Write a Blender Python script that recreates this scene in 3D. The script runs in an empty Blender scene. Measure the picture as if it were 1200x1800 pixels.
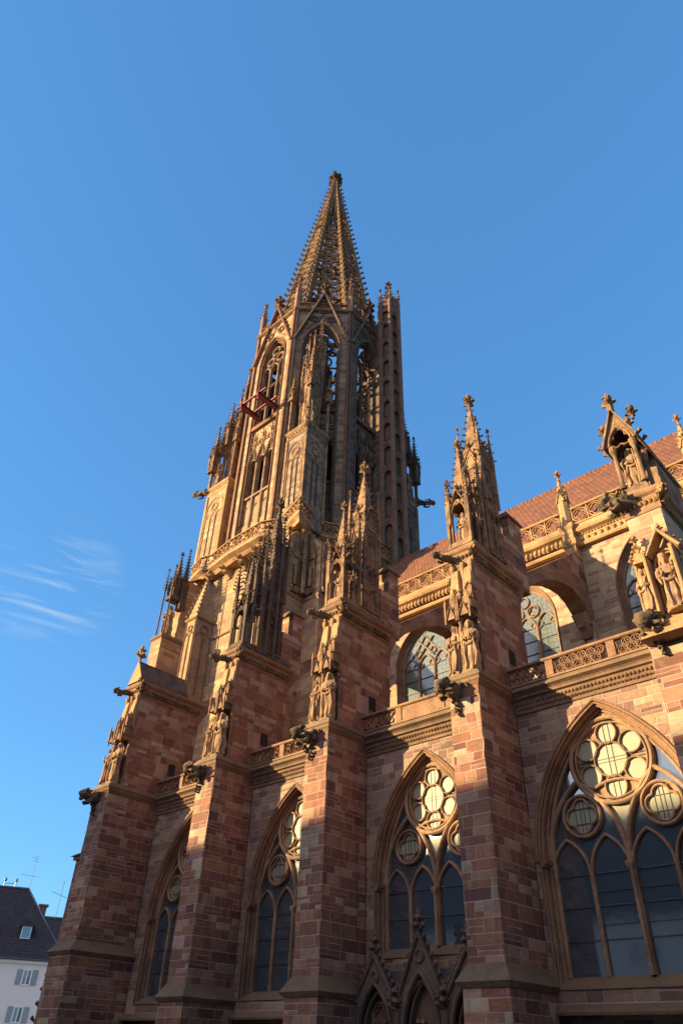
import bpy, math, random
from mathutils import Vector, Matrix
random.seed(7)
R = math.radians
PI = math.pi
S = bpy.context.scene
COL = S.collection

# ------------------------------------------------------------------ camera
cam_d = bpy.data.cameras.new('camera')
cam = bpy.data.objects.new('camera', cam_d)
COL.objects.link(cam)
def cam_matrix(yaw, pitch, roll, loc):
    cy, sy, cp, sp = math.cos(yaw), math.sin(yaw), math.cos(pitch), math.sin(pitch)
    f = Vector((-sy*cp, cy*cp, sp)); r = Vector((cy, sy, 0)); u = r.cross(f)
    r2 = math.cos(roll)*r + math.sin(roll)*u
    u2 = -math.sin(roll)*r + math.cos(roll)*u
    m = Matrix((r2, u2, -f)).transposed().to_4x4()
    m.translation = loc
    return m
cam.matrix_world = cam_matrix(0.7622, 0.6643, 0.0357, Vector((13.63, -24.966, 1.6)))
cam_d.sensor_fit = 'VERTICAL'
cam_d.sensor_height = 24.0
cam_d.lens = 24.0*1237.5/1800
cam_d.clip_start = 0.1
cam_d.clip_end = 3000
S.camera = cam

# ------------------------------------------------------------------ light
SUN_EL = R(12.5)
SUN_H = Vector((0.83, 1.0)).normalized()          # horizontal travel of the sunlight
sun_rot = math.atan2(-SUN_H.x, -SUN_H.y) % (2*PI)
w = bpy.data.worlds.new('World'); S.world = w; w.use_nodes = True
nt = w.node_tree; nt.nodes.clear()
wo = nt.nodes.new('ShaderNodeOutputWorld'); bg = nt.nodes.new('ShaderNodeBackground')
sky = nt.nodes.new('ShaderNodeTexSky'); sky.sky_type = 'NISHITA'; sky.sun_disc = False
sky.sun_elevation = SUN_EL; sky.sun_rotation = sun_rot
sky.altitude = 300; sky.air_density = 1.0; sky.dust_density = 0.35; sky.ozone_density = 1.6
bg.inputs['Strength'].default_value = 0.15
tc = nt.nodes.new('ShaderNodeTexCoord')
# thin cirrus wisps low in the west
mp = nt.nodes.new('ShaderNodeMapping'); mp.inputs['Rotation'].default_value = (0.15, 0.55, 0.1); mp.inputs['Scale'].default_value = (3, 3, 26)
nt.links.new(tc.outputs['Generated'], mp.inputs['Vector'])
cn = nt.nodes.new('ShaderNodeTexNoise'); cn.inputs['Scale'].default_value = 1.6; cn.inputs['Detail'].default_value = 9; cn.inputs['Roughness'].default_value = .62; cn.inputs['Distortion'].default_value = .5
nt.links.new(mp.outputs[0], cn.inputs['Vector'])
cr = nt.nodes.new('ShaderNodeMapRange'); cr.inputs[1].default_value = .51; cr.inputs[2].default_value = .74; nt.links.new(cn.outputs['Fac'], cr.inputs[0])
vd = nt.nodes.new('ShaderNodeVectorMath'); vd.operation = 'DISTANCE'; nt.links.new(tc.outputs['Generated'], vd.inputs[0])
_c = cam.matrix_world.to_3x3() @ Vector(((95-600)/1237.5, -(1025-900)/1237.5, -1)); _c.normalize()
vd.inputs[1].default_value = _c
cr2 = nt.nodes.new('ShaderNodeMapRange'); cr2.inputs[1].default_value = .095; cr2.inputs[2].default_value = .0; cr2.inputs[3].default_value = 0; cr2.inputs[4].default_value = 1; nt.links.new(vd.outputs['Value'], cr2.inputs[0])
cm = nt.nodes.new('ShaderNodeMath'); cm.operation = 'MULTIPLY'; nt.links.new(cr.outputs[0], cm.inputs[0]); nt.links.new(cr2.outputs[0], cm.inputs[1])
cx = nt.nodes.new('ShaderNodeMix'); cx.data_type = 'RGBA'; nt.links.new(cm.outputs[0], cx.inputs[0])
hs = nt.nodes.new('ShaderNodeHueSaturation'); hs.inputs['Hue'].default_value = .497; hs.inputs['Saturation'].default_value = 1.35; hs.inputs['Value'].default_value = 1.0
nt.links.new(sky.outputs[0], hs.inputs['Color'])
sc_ = nt.nodes.new('ShaderNodeSeparateColor'); nt.links.new(hs.outputs[0], sc_.inputs[0]); cc_ = nt.nodes.new('ShaderNodeCombineColor')
for i_, (p_, a_) in enumerate(((.40, .465), (.50, .835), (.50, 1.25))):
    m1 = nt.nodes.new('ShaderNodeMath'); m1.operation = 'POWER'; nt.links.new(sc_.outputs[i_], m1.inputs[0]); m1.inputs[1].default_value = p_
    m2 = nt.nodes.new('ShaderNodeMath'); m2.operation = 'MULTIPLY'; nt.links.new(m1.outputs[0], m2.inputs[0]); m2.inputs[1].default_value = a_
    nt.links.new(m2.outputs[0], cc_.inputs[i_])
# added warm glow in the southern sky, out of view, filling the shaded faces
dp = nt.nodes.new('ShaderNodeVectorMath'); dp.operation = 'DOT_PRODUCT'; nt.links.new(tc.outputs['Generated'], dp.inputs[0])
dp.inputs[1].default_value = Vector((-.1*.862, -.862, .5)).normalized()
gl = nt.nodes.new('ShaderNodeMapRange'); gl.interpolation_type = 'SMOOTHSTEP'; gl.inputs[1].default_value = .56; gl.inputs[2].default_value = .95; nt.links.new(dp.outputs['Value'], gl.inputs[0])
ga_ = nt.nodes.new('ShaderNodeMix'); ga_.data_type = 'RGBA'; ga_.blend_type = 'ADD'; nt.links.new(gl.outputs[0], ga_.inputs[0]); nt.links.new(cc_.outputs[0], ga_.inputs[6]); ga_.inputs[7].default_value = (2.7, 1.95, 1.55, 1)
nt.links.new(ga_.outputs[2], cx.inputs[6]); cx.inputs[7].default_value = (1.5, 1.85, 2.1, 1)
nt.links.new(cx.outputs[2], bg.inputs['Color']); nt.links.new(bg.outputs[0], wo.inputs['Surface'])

sd = bpy.data.lights.new('sun', 'SUN'); sd.energy = 5.0; sd.angle = R(0.6); sd.color = (1.0, 0.81, 0.45)
sun = bpy.data.objects.new('sun', sd); COL.objects.link(sun)
sun.rotation_euler = Vector((SUN_H.x*math.cos(SUN_EL), SUN_H.y*math.cos(SUN_EL), -math.sin(SUN_EL))).to_track_quat('-Z', 'Y').to_euler()
S.view_settings.view_transform = 'Standard'; S.view_settings.look = 'None'; S.view_settings.gamma = 1; S.view_settings.exposure = 1.54

# ------------------------------------------------------------------ mesh builder
def frame(o, ang=None, axes=None):
    """u to the right seen from outside, v up, w outward"""
    if axes is None:
        n = Vector((math.cos(R(ang)), math.sin(R(ang)), 0)); u = Vector((-n.y, n.x, 0)); v = Vector((0, 0, 1))
    else: u, v, n = axes
    m = Matrix((u, v, n)).transposed().to_4x4(); m.translation = Vector(o)
    return m
I4 = Matrix.Identity(4)
class MB:
    def __init__(s): s.v = []; s.f = []; s.mi = []; s.M = I4; s.mat = 0
    def add(s, vs, fs):
        b = len(s.v); M = s.M
        s.v += [tuple(M @ Vector(p)) for p in vs]
        s.f += [tuple(i+b for i in f) for f in fs]; s.mi += [s.mat]*len(fs)
    def box(s, x0, x1, y0, y1, z0, z1):
        s.add([(x0,y0,z0),(x1,y0,z0),(x1,y1,z0),(x0,y1,z0),(x0,y0,z1),(x1,y0,z1),(x1,y1,z1),(x0,y1,z1)],
              [(0,3,2,1),(4,5,6,7),(0,1,5,4),(1,2,6,5),(2,3,7,6),(3,0,4,7)])
    def frus(s, a, b):      # a, b = (x0,x1,y0,y1,z)
        s.add([(a[0],a[2],a[4]),(a[1],a[2],a[4]),(a[1],a[3],a[4]),(a[0],a[3],a[4]),(b[0],b[2],b[4]),(b[1],b[2],b[4]),(b[1],b[3],b[4]),(b[0],b[3],b[4])],
              [(0,3,2,1),(4,5,6,7),(0,1,5,4),(1,2,6,5),(2,3,7,6),(3,0,4,7)])
    def stack(s, x0, x1, y0, y1, prof):   # rectangular moulding stack, prof = [(out, z)...] bottom to top
        r = [[(x0-o,y0-o,z),(x1+o,y0-o,z),(x1+o,y1+o,z),(x0-o,y1+o,z)] for o, z in prof]
        s.loft(r, True, True)
    def loft(s, rings, closed=True, cap=True):
        n = len(rings[0]); vs = [p for r in rings for p in r]; fs = []
        for i in range(len(rings)-1):
            for j in range(n if closed else n-1):
                k = (j+1) % n
                fs.append((i*n+j, i*n+k, (i+1)*n+k, (i+1)*n+j))
        if cap: fs.append(tuple(reversed(range(n)))); fs.append(tuple(range((len(rings)-1)*n, len(rings)*n)))
        s.add(vs, fs)
    def prism(s, poly, z0, z1):           # poly in the xy plane
        s.loft([[(x,y,z0) for x,y in poly], [(x,y,z1) for x,y in poly]])
    def pier(s, x0, x1, y0, y1, z0, z1, step=.40, ch=.03, jit=.007, seed=1):
        rnd = random.Random(seed); rings = []; z = z0; n = max(1, int((z1-z0)/step))
        for i in range(n+1):
            z = z0+(z1-z0)*i/n; c = [ch*(.5+rnd.random()) for _ in range(4)]
            r = [(x0+c[0],y0),(x1-c[1],y0),(x1,y0+c[1]),(x1,y1-c[2]),(x1-c[2],y1),(x0+c[3],y1),(x0,y1-c[3]),(x0,y0+c[0])]
            rings.append([(a+rnd.uniform(-jit, jit), b+rnd.uniform(-jit, jit), z) for a, b in r])
        s.loft(rings)
    def ngon(s, cx, cy, r, n, z0, z1, r1=None, a0=0.0):
        r1 = r if r1 is None else r1
        f = lambda q, z: [(cx+q*math.cos(a0+2*PI*i/n), cy+q*math.sin(a0+2*PI*i/n), z) for i in range(n)]
        s.loft([f(r,z0), f(r1,z1)])
    def lathe(s, cx, cy, prof, n=10, a0=0.0):
        s.loft([[(cx+r*math.cos(a0+2*PI*i/n), cy+r*math.sin(a0+2*PI*i/n), z) for i in range(n)] for r, z in prof])
    def tube(s, pts, rad, n=6, closed=False):
        P = [Vector(p) for p in pts]; m = len(P); rs = rad if hasattr(rad, '__len__') else [rad]*m
        rings = []; pn = None
        for i in range(m):
            a = P[(i-1) % m] if (closed or i) else P[0]; b = P[(i+1) % m] if (closed or i < m-1) else P[-1]
            t = (b-a)
            if t.length < 1e-9: t = Vector((0,0,1))
            t.normalize()
            if pn is None:
                pn = Vector((0,0,1)).cross(t)
                if pn.length < .05: pn = Vector((1,0,0)).cross(t)
            else: pn = pn - t*pn.dot(t)
            pn.normalize(); bn = t.cross(pn)
            rings.append([tuple(P[i]+rs[i]*(math.cos(2*PI*k/n)*pn+math.sin(2*PI*k/n)*bn)) for k in range(n)])
        if closed: rings.append(rings[0])
        s.loft(rings, True, not closed)
    def bar(s, path, b, w0, w1, closed=False, ch=None):
        """moulded bar along a 2-D path (u,v); b = width in the plane, w0..w1 = depth range"""
        m = len(path); rings = []
        ch = min(b*.35, (w1-w0)*.45) if ch is None else ch
        prof = [(-b/2, w0), (-b/2, w1-ch), (-b*.16, w1), (b*.16, w1), (b/2, w1-ch), (b/2, w0)]
        for i in range(m):
            p = path[i]
            a = path[(i-1) % m] if (closed or i) else p; c = path[(i+1) % m] if (closed or i < m-1) else p
            d1 = Vector((p[0]-a[0], p[1]-a[1])); d2 = Vector((c[0]-p[0], c[1]-p[1]))
            if d1.length < 1e-9: d1 = d2
            if d2.length < 1e-9: d2 = d1
            d1.normalize(); d2.normalize()
            t = d1+d2
            if t.length < 1e-6: t = d1
            t.normalize(); nn = Vector((-t.y, t.x)); k = 1/max(.5, nn.dot(Vector((-d1.y, d1.x))))
            rings.append([(p[0]+nn.x*q*k, p[1]+nn.y*q*k, ww) for q, ww in prof])
        if closed: rings.append(rings[0])
        s.loft(rings, True, not closed)
    def build(s, name, mat, parent=None, smooth=False, kind=None):
        me = bpy.data.meshes.new(name); me.from_pydata(s.v, [], s.f); me.validate()
        for q in (mat if isinstance(mat, (list, tuple)) else [mat]): me.materials.append(q)
        if isinstance(mat, (list, tuple)) and len(s.mi) == len(me.polygons): me.polygons.foreach_set('material_index', s.mi)
        if smooth is not False:
            me.polygons.foreach_set('use_smooth', [True]*len(me.polygons))
            if smooth is not True: me.set_sharp_from_angle(angle=R(smooth))
        me.update()
        bm_fix(me)
        o = bpy.data.objects.new(name, me); COL.objects.link(o)
        if parent is not None:
            o.parent = parent
            if parent.type == 'EMPTY': o.matrix_parent_inverse = Matrix.Translation(-parent.location)
        if kind: o['kind'] = kind
        return o
import bmesh
def bm_fix(me):
    bm = bmesh.new(); bm.from_mesh(me); bmesh.ops.recalc_face_normals(bm, faces=bm.faces); bm.to_mesh(me); bm.free()
def thing(name, label, cat, loc=(0,0,0), group=None):
    o = bpy.data.objects.new(name, None); o.location = loc; o.empty_display_size = .5; COL.objects.link(o)
    o['label'] = label; o['category'] = cat
    if group: o['group'] = group
    return o
def tag(o, label, cat, group=None):
    o['label'] = label; o['category'] = cat
    if group: o['group'] = group
    return o

# ------------------------------------------------------------------ materials
def newmat(name):
    m = bpy.data.materials.new(name); m.use_nodes = True; t = m.node_tree; b = t.nodes['Principled BSDF']
    return m, t, b
def N(t, typ, **kw):
    n = t.nodes.new(typ)
    for k, v in kw.items():
        if isinstance(k, str) and hasattr(n, k): setattr(n, k, v)
    return n
def M_(t, op, a, b=None, c=None):
    n = t.nodes.new('ShaderNodeMath'); n.operation = op
    for i, x in enumerate((a, b, c)):
        if x is None: continue
        if isinstance(x, (int, float)): n.inputs[i].default_value = x
        else: t.links.new(x, n.inputs[i])
    return n.outputs[0]
def ramp(t, fac, stops, interp='LINEAR'):
    n = t.nodes.new('ShaderNodeValToRGB'); n.color_ramp.interpolation = interp; e = n.color_ramp.elements
    while len(e) < len(stops): e.new(.5)
    for i, (p, c) in enumerate(stops): e[i].position = p; e[i].color = (*c, 1)
    t.links.new(fac, n.inputs[0]); return n.outputs[0]
def noise(t, vec, scale, detail=4, rough=.55, dim='3D'):
    n = t.nodes.new('ShaderNodeTexNoise'); n.noise_dimensions = dim; n.inputs['Scale'].default_value = scale
    n.inputs['Detail'].default_value = detail; n.inputs['Roughness'].default_value = rough
    if vec is not None: t.links.new(vec, n.inputs['W' if dim == '1D' else 'Vector'])
    return n.outputs['Fac']
def mix(t, fac, a, b, mode='MIX'):
    n = t.nodes.new('ShaderNodeMix'); n.data_type = 'RGBA'; n.blend_type = mode
    for i, x in ((0, fac), (6, a), (7, b)):
        if isinstance(x, (int, float)): n.inputs[i].default_value = x
        elif isinstance(x, tuple): n.inputs[i].default_value = (*x, 1)
        else: t.links.new(x, n.inputs[i])
    return n.outputs[2]
def masonry(name, stops, h=.36, wmin=.55, wmax=1.0, mortar=(.42,.30,.24), soot=.5, jw=.012, bumpd=.012, lichen=0.0):
    m, t, b = newmat(name)
    g = t.nodes.new('ShaderNodeNewGeometry'); sp = t.nodes.new('ShaderNodeSeparateXYZ'); t.links.new(g.outputs['Position'], sp.inputs[0])
    sn = t.nodes.new('ShaderNodeSeparateXYZ'); t.links.new(g.outputs['True Normal'], sn.inputs[0])
    u = M_(t, 'SUBTRACT', M_(t, 'MULTIPLY', sp.outputs[1], sn.outputs[0]), M_(t, 'MULTIPLY', sp.outputs[0], sn.outputs[1]))
    side = M_(t, 'ROUND', M_(t, 'ADD', M_(t, 'MULTIPLY', sn.outputs[0], 3), M_(t, 'MULTIPLY', sn.outputs[1], 5)))
    z = sp.outputs[2]
    zn = noise(t, z, .9, 0, .5, '1D')
    v = M_(t, 'ADD', M_(t, 'DIVIDE', z, h), M_(t, 'MULTIPLY', zn, 1.6))
    row = M_(t, 'FLOOR', v); fv = M_(t, 'SUBTRACT', v, row)
    def wn(*xs):
        n = t.nodes.new('ShaderNodeTexWhiteNoise'); n.noise_dimensions = '3D'; c = t.nodes.new('ShaderNodeCombineXYZ')
        for i, x in enumerate(xs):
            if isinstance(x, (int, float)): c.inputs[i].default_value = x
            else: t.links.new(x, c.inputs[i])
        t.links.new(c.outputs[0], n.inputs[0]); return n.outputs['Value']
    rr = wn(row, side, 1.5); rr2 = wn(row, side, 4.5)
    wd = M_(t, 'ADD', M_(t, 'MULTIPLY', rr2, wmax-wmin), wmin)
    uu = M_(t, 'ADD', M_(t, 'DIVIDE', u, wd), M_(t, 'MULTIPLY', rr, 9))
    col = M_(t, 'FLOOR', uu); fu = M_(t, 'SUBTRACT', uu, col)
    # the joint inside a pair of blocks is moved, so block lengths differ
    pair = M_(t, 'FLOOR', M_(t, 'DIVIDE', uu, 2)); fp = M_(t, 'SUBTRACT', M_(t, 'DIVIDE', uu, 2), pair)
    sp_ = M_(t, 'ADD', M_(t, 'MULTIPLY', wn(pair, row, side), .56), .22)
    sd_ = M_(t, 'GREATER_THAN', fp, sp_)
    cid = M_(t, 'ADD', M_(t, 'MULTIPLY', pair, 2), sd_)
    dpair = M_(t, 'MINIMUM', M_(t, 'MINIMUM', fp, M_(t, 'SUBTRACT', 1, fp)), M_(t, 'ABSOLUTE', M_(t, 'SUBTRACT', fp, sp_)))
    du = M_(t, 'MULTIPLY', M_(t, 'MULTIPLY', dpair, 2), wd)
    r1 = wn(cid, row, M_(t, 'ADD', side, .3))
    r2 = wn(cid, row, M_(t, 'ADD', side, 7.7))
    split = M_(t, 'GREATER_THAN', r2, .80)
    fv2 = M_(t, 'MULTIPLY', fv, 2); h2 = M_(t, 'FLOOR', fv2)
    dv = M_(t, 'MULTIPLY', M_(t, 'MINIMUM', fv, M_(t, 'SUBTRACT', 1, fv)), h)
    dvs = M_(t, 'ADD', M_(t, 'MULTIPLY', M_(t, 'ABSOLUTE', M_(t, 'SUBTRACT', fv, .5)), h), M_(t, 'MULTIPLY', M_(t, 'SUBTRACT', 1, split), 9))
    d = M_(t, 'MINIMUM', M_(t, 'MINIMUM', du, dv), dvs)
    r3 = wn(M_(t, 'ADD', cid, M_(t, 'MULTIPLY', M_(t, 'MULTIPLY', split, h2), 31)), row, M_(t, 'ADD', side, 3.1))
    base = ramp(t, r3, stops, 'CONSTANT')
    # each block a little lighter or darker, streaky within
    p = g.outputs['Position']
    mpn = t.nodes.new('ShaderNodeMapping'); mpn.inputs['Scale'].default_value = (1.4, 1.4, 7); t.links.new(p, mpn.inputs[0])
    n1 = noise(t, mpn.outputs[0], 2.2, 6, .6)
    n2 = noise(t, p, .35, 5, .6); n3 = noise(t, p, 14, 4, .7)
    val = M_(t, 'ADD', M_(t, 'MULTIPLY', r1, .26), M_(t, 'ADD', M_(t, 'MULTIPLY', n1, 1.0), M_(t, 'MULTIPLY', n3, .35)))
    val = M_(t, 'ADD', val, .20)
    vc = t.nodes.new('ShaderNodeCombineColor')
    for i in range(3): t.links.new(val, vc.inputs[i])
    c = mix(t, 1, base, vc.outputs[0], 'MULTIPLY')
    sootf = M_(t, 'MULTIPLY', ramp(t, n2, [(.42, (0,0,0)), (.68, (1,1,1))]), soot)
    c = mix(t, sootf, c, (.055, .042, .036))
    if lichen:
        c = mix(t, M_(t, 'MULTIPLY', ramp(t, noise(t, p, 1.7, 6, .65), [(.56, (0,0,0)), (.66, (1,1,1))]), lichen), c, (.30, .25, .12))
    mps = t.nodes.new('ShaderNodeMapping'); mps.inputs['Scale'].default_value = (2.6, 2.6, .22); t.links.new(p, mps.inputs[0])
    st = ramp(t, noise(t, mps.outputs[0], 1.0, 6, .65), [(.50, (0,0,0)), (.70, (1,1,1))])
    c = mix(t, M_(t, 'MULTIPLY', st, soot*.9), c, (.05, .036, .03))
    salt = ramp(t, noise(t, p, 2.3, 8, .7), [(.60, (0,0,0)), (.68, (1,1,1))])
    c = mix(t, M_(t, 'MULTIPLY', salt, .35), c, (.42, .32, .24))
    jn = M_(t, 'ADD', M_(t, 'MULTIPLY', noise(t, p, 5, 3), .012), jw-.006)
    j = M_(t, 'LESS_THAN', d, jn)
    jm = M_(t, 'ADD', M_(t, 'MULTIPLY', n1, 1.1), .12)
    c = mix(t, M_(t, 'MULTIPLY', j, jm), c, mortar)
    hsn = t.nodes.new('ShaderNodeHueSaturation'); hsn.inputs['Saturation'].default_value = 1.05; t.links.new(c, hsn.inputs['Color']); c = hsn.outputs[0]
    t.links.new(c, b.inputs['Base Color']); b.inputs['Roughness'].default_value = .9; b.inputs['Specular IOR Level'].default_value = .25
    bh = M_(t, 'ADD', M_(t, 'MULTIPLY', M_(t, 'MINIMUM', d, .03), 14), M_(t, 'ADD', M_(t, 'MULTIPLY', n3, .45), M_(t, 'MULTIPLY', r1, .35)))
    bp = t.nodes.new('ShaderNodeBump'); bp.inputs['Strength'].default_value = .75; bp.inputs['Distance'].default_value = bumpd*2.2
    t.links.new(bh, bp.inputs['Height']); t.links.new(bp.outputs[0], b.inputs['Normal'])
    return m
def stone(name, a, b_, dark=(.06,.045,.035), df=.5, scale=1.2, moss=0.0, rough=.92, bump=.02, dscale=.8, moss_col=(.16,.14,.06)):
    m, t, b = newmat(name)
    p = t.nodes.new('ShaderNodeNewGeometry'); P = p.outputs['Position']
    n1 = noise(t, P, scale, 5, .6); n2 = noise(t, P, scale*9, 5, .65); n3 = noise(t, P, dscale, 6, .65)
    c = mix(t, ramp(t, n1, [(.35, (0,0,0)), (.65, (1,1,1))]), a, b_)
    c = mix(t, .55, c, mix(t, 1, c, ramp(t, n2, [(.25, (.35,.35,.35)), (.75, (1.5,1.5,1.5))]), 'MULTIPLY'))
    c = mix(t, M_(t, 'MULTIPLY', ramp(t, n3, [(.44, (0,0,0)), (.64, (1,1,1))]), df), c, dark)
    if moss:
        sn = t.nodes.new('ShaderNodeSeparateXYZ'); t.links.new(p.outputs['Normal'], sn.inputs[0])
        up = M_(t, 'MULTIPLY', M_(t, 'MAXIMUM', sn.outputs[2], 0), moss)
        c = mix(t, M_(t, 'MINIMUM', M_(t, 'MULTIPLY', up, M_(t, 'ADD', n3, .5)), .9), c, moss_col)
    hsn = t.nodes.new('ShaderNodeHueSaturation'); hsn.inputs['Saturation'].default_value = 1.14; t.links.new(c, hsn.inputs['Color']); c = hsn.outputs[0]
    t.links.new(c, b.inputs['Base Color']); b.inputs['Roughness'].default_value = rough; b.inputs['Specular IOR Level'].default_value = .2
    bp = t.nodes.new('ShaderNodeBump'); bp.inputs['Strength'].default_value = .7; bp.inputs['Distance'].default_value = bump
    t.links.new(n2, bp.inputs['Height']); t.links.new(bp.outputs[0], b.inputs['Normal'])
    return m
PIER_ST = [(0,(.245,.105,.060)),(.16,(.295,.145,.085)),(.31,(.20,.082,.052)),(.47,(.265,.12,.072)),(.60,(.325,.175,.11)),(.71,(.215,.092,.062)),(.81,(.14,.056,.046)),(.86,(.37,.22,.15)),(.93,(.38,.27,.17))]
WALL_ST = [(0,(.24,.140,.098)),(.2,(.28,.18,.12)),(.38,(.205,.115,.082)),(.54,(.30,.20,.125)),(.70,(.245,.145,.10)),(.84,(.34,.235,.15)),(.91,(.17,.095,.072)),(.96,(.33,.22,.15))]
TOW_ST = [(0,(.37,.215,.115)),(.2,(.32,.175,.10)),(.4,(.40,.245,.13)),(.56,(.30,.16,.09)),(.72,(.42,.28,.145)),(.86,(.34,.18,.10)),(.95,(.23,.13,.08))]
M_pier = masonry('red_sandstone_blocks', PIER_ST, soot=.5, lichen=.15)
M_pier_up = masonry('red_sandstone_upper', PIER_ST, h=.40, soot=.32, lichen=.45, mortar=(.30,.19,.13), wmax=1.2)
M_wall = masonry('grey_red_sandstone_blocks', WALL_ST, soot=.3, wmin=.5, wmax=.9, lichen=.35)
M_cler = masonry('ochre_sandstone_blocks', [(0,(.36,.24,.15)),(.2,(.28,.15,.10)),(.4,(.40,.30,.17)),(.6,(.30,.19,.12)),(.8,(.42,.27,.18))], h=.33, wmin=.5, wmax=.95, soot=.25, mortar=(.42,.33,.22), lichen=.4)
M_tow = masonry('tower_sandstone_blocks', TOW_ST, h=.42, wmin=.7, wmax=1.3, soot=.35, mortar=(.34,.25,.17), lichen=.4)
M_tow_mid = masonry('half_shaded_tower_blocks', [(0,(.22,.14,.088)),(.25,(.17,.105,.07)),(.5,(.27,.18,.105)),(.75,(.13,.08,.058)),(.9,(.28,.165,.115))], h=.42, wmin=.6, wmax=1.2, soot=.45, mortar=(.32,.24,.17))  # darker copy for the south-east side, its shade put into the colour
M_tow_dark = masonry('sooty_shaded_tower_blocks', [(0,(.085,.058,.042)),(.25,(.13,.08,.058)),(.5,(.06,.042,.034)),(.75,(.18,.11,.075)),(.9,(.10,.068,.05))], h=.42, wmin=.6, wmax=1.2, soot=.5, mortar=(.22,.16,.12))  # sooted stone, also carrying the shade of the sides away from the sun
M_dmould = stone('shaded_moulding', (.15,.092,.066), (.10,.065,.05), df=.6)  # darker copy of the moulding, shade of the tower's east side in its colour
M_mould = stone('moulded_sandstone', (.30,.18,.115), (.22,.125,.085), df=.45)
M_trac = stone('tracery_stone', (.32,.21,.135), (.23,.145,.10), df=.35, scale=.8)
M_light = stone('pale_sandstone', (.42,.265,.15), (.34,.20,.115), df=.4, scale=.9)
M_orn = stone('weathered_carving', (.33,.20,.12), (.18,.105,.07), df=.8, dscale=1.9, moss=.2)
M_dark = stone('sooty_shaded_carving', (.085,.06,.045), (.16,.10,.07), df=.6, dscale=1.3)  # sooted stone; in recesses and on the shadowed pinnacle its colour carries shade too
M_cap = stone('mossy_ledge', (.24,.15,.10), (.18,.115,.08), df=.45, moss=.55, moss_col=(.11,.095,.055))
M_statue = stone('statue_stone', (.40,.26,.16), (.29,.17,.105), df=.55, dscale=2.2, scale=2.5)
M_garg = stone('gargoyle_stone', (.17,.115,.07), (.09,.062,.042), df=.5, moss=.3, moss_col=(.16,.12,.07))
M_spire = stone('spire_stone', (.24,.145,.088), (.14,.082,.053), df=.75, dscale=.9)
M_void = stone('dark_interior', (.02,.017,.015), (.03,.025,.02), df=.2)  # near-black, the unlit depth of the interior put into the colour
def glass_mat(name, base, rough, lead=None, spec=.5, pat=0):
    m, t, b = newmat(name)
    g = t.nodes.new('ShaderNodeNewGeometry'); P = g.outputs['Position']
    n = noise(t, P, 1.1, 3); c = mix(t, n, tuple(x*.8 for x in base), tuple(x*1.2 for x in base))
    if lead:
        sp = t.nodes.new('ShaderNodeSeparateXYZ'); t.links.new(P, sp.inputs[0])
        def line(x, per, wd):
            f = M_(t, 'FRACT', M_(t, 'DIVIDE', x, per)); return M_(t, 'LESS_THAN', M_(t, 'ABSOLUTE', M_(t, 'SUBTRACT', f, .5)), wd/per/2)
        l = M_(t, 'MAXIMUM', line(sp.outputs[0], lead, .03), line(sp.outputs[2], lead*1.15, .03))
        if pat:
            vo = t.nodes.new('ShaderNodeTexVoronoi'); vo.feature = 'DISTANCE_TO_EDGE'; vo.inputs['Scale'].default_value = pat; t.links.new(P, vo.inputs['Vector'])
            l = M_(t, 'MAXIMUM', l, M_(t, 'LESS_THAN', vo.outputs['Distance'], .05))
            vc = t.nodes.new('ShaderNodeTexVoronoi'); vc.inputs['Scale'].default_value = pat; t.links.new(P, vc.inputs['Vector'])
            c = mix(t, .8, c, mix(t, 1, c, ramp(t, M_(t, 'FRACT', M_(t, 'MULTIPLY', vc.outputs['Distance'], 7)), [(0, (.5,.5,.5)), (1, (1.3,1.3,1.3))]), 'MULTIPLY'))
        c = mix(t, M_(t, 'MULTIPLY', l, .7), c, (.03,.03,.03))
    t.links.new(c, b.inputs['Base Color']); b.inputs['Roughness'].default_value = rough; b.inputs['Specular IOR Level'].default_value = spec; b.inputs['IOR'].default_value = 1.9
    bp = t.nodes.new('ShaderNodeBump'); bp.inputs['Strength'].default_value = .12; bp.inputs['Distance'].default_value = .02
    t.links.new(noise(t, P, 1.6, 2), bp.inputs['Height']); t.links.new(bp.outputs[0], b.inputs['Normal'])
    return m
M_glass_dark = glass_mat('dark_lancet_glass', (.040,.058,.070), .07, spec=1.0, lead=.245)
M_glass_pale = glass_mat('pale_rose_glass', (.27,.24,.155), .5, spec=.12)
M_glass_lead = glass_mat('leaded_clerestory_glass', (.15,.16,.13), .14, lead=.30, spec=.45, pat=4.5)
def metal(name, c, rough=.5, met=0.0):
    m, t, b = newmat(name); g = t.nodes.new('ShaderNodeNewGeometry')
    n = noise(t, g.outputs['Position'], 6, 4); t.links.new(mix(t, n, tuple(x*.7 for x in c), tuple(x*1.3 for x in c)), b.inputs['Base Color'])
    b.inputs['Roughness'].default_value = rough; b.inputs['Metallic'].default_value = met; return m
M_lead = metal('dark_lead', (.035,.035,.038), .5)
M_red = metal('red_oxide_paint', (.17,.018,.014), .5)
M_wire = metal('aerial_metal', (.12,.12,.13), .4, .6)
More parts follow.
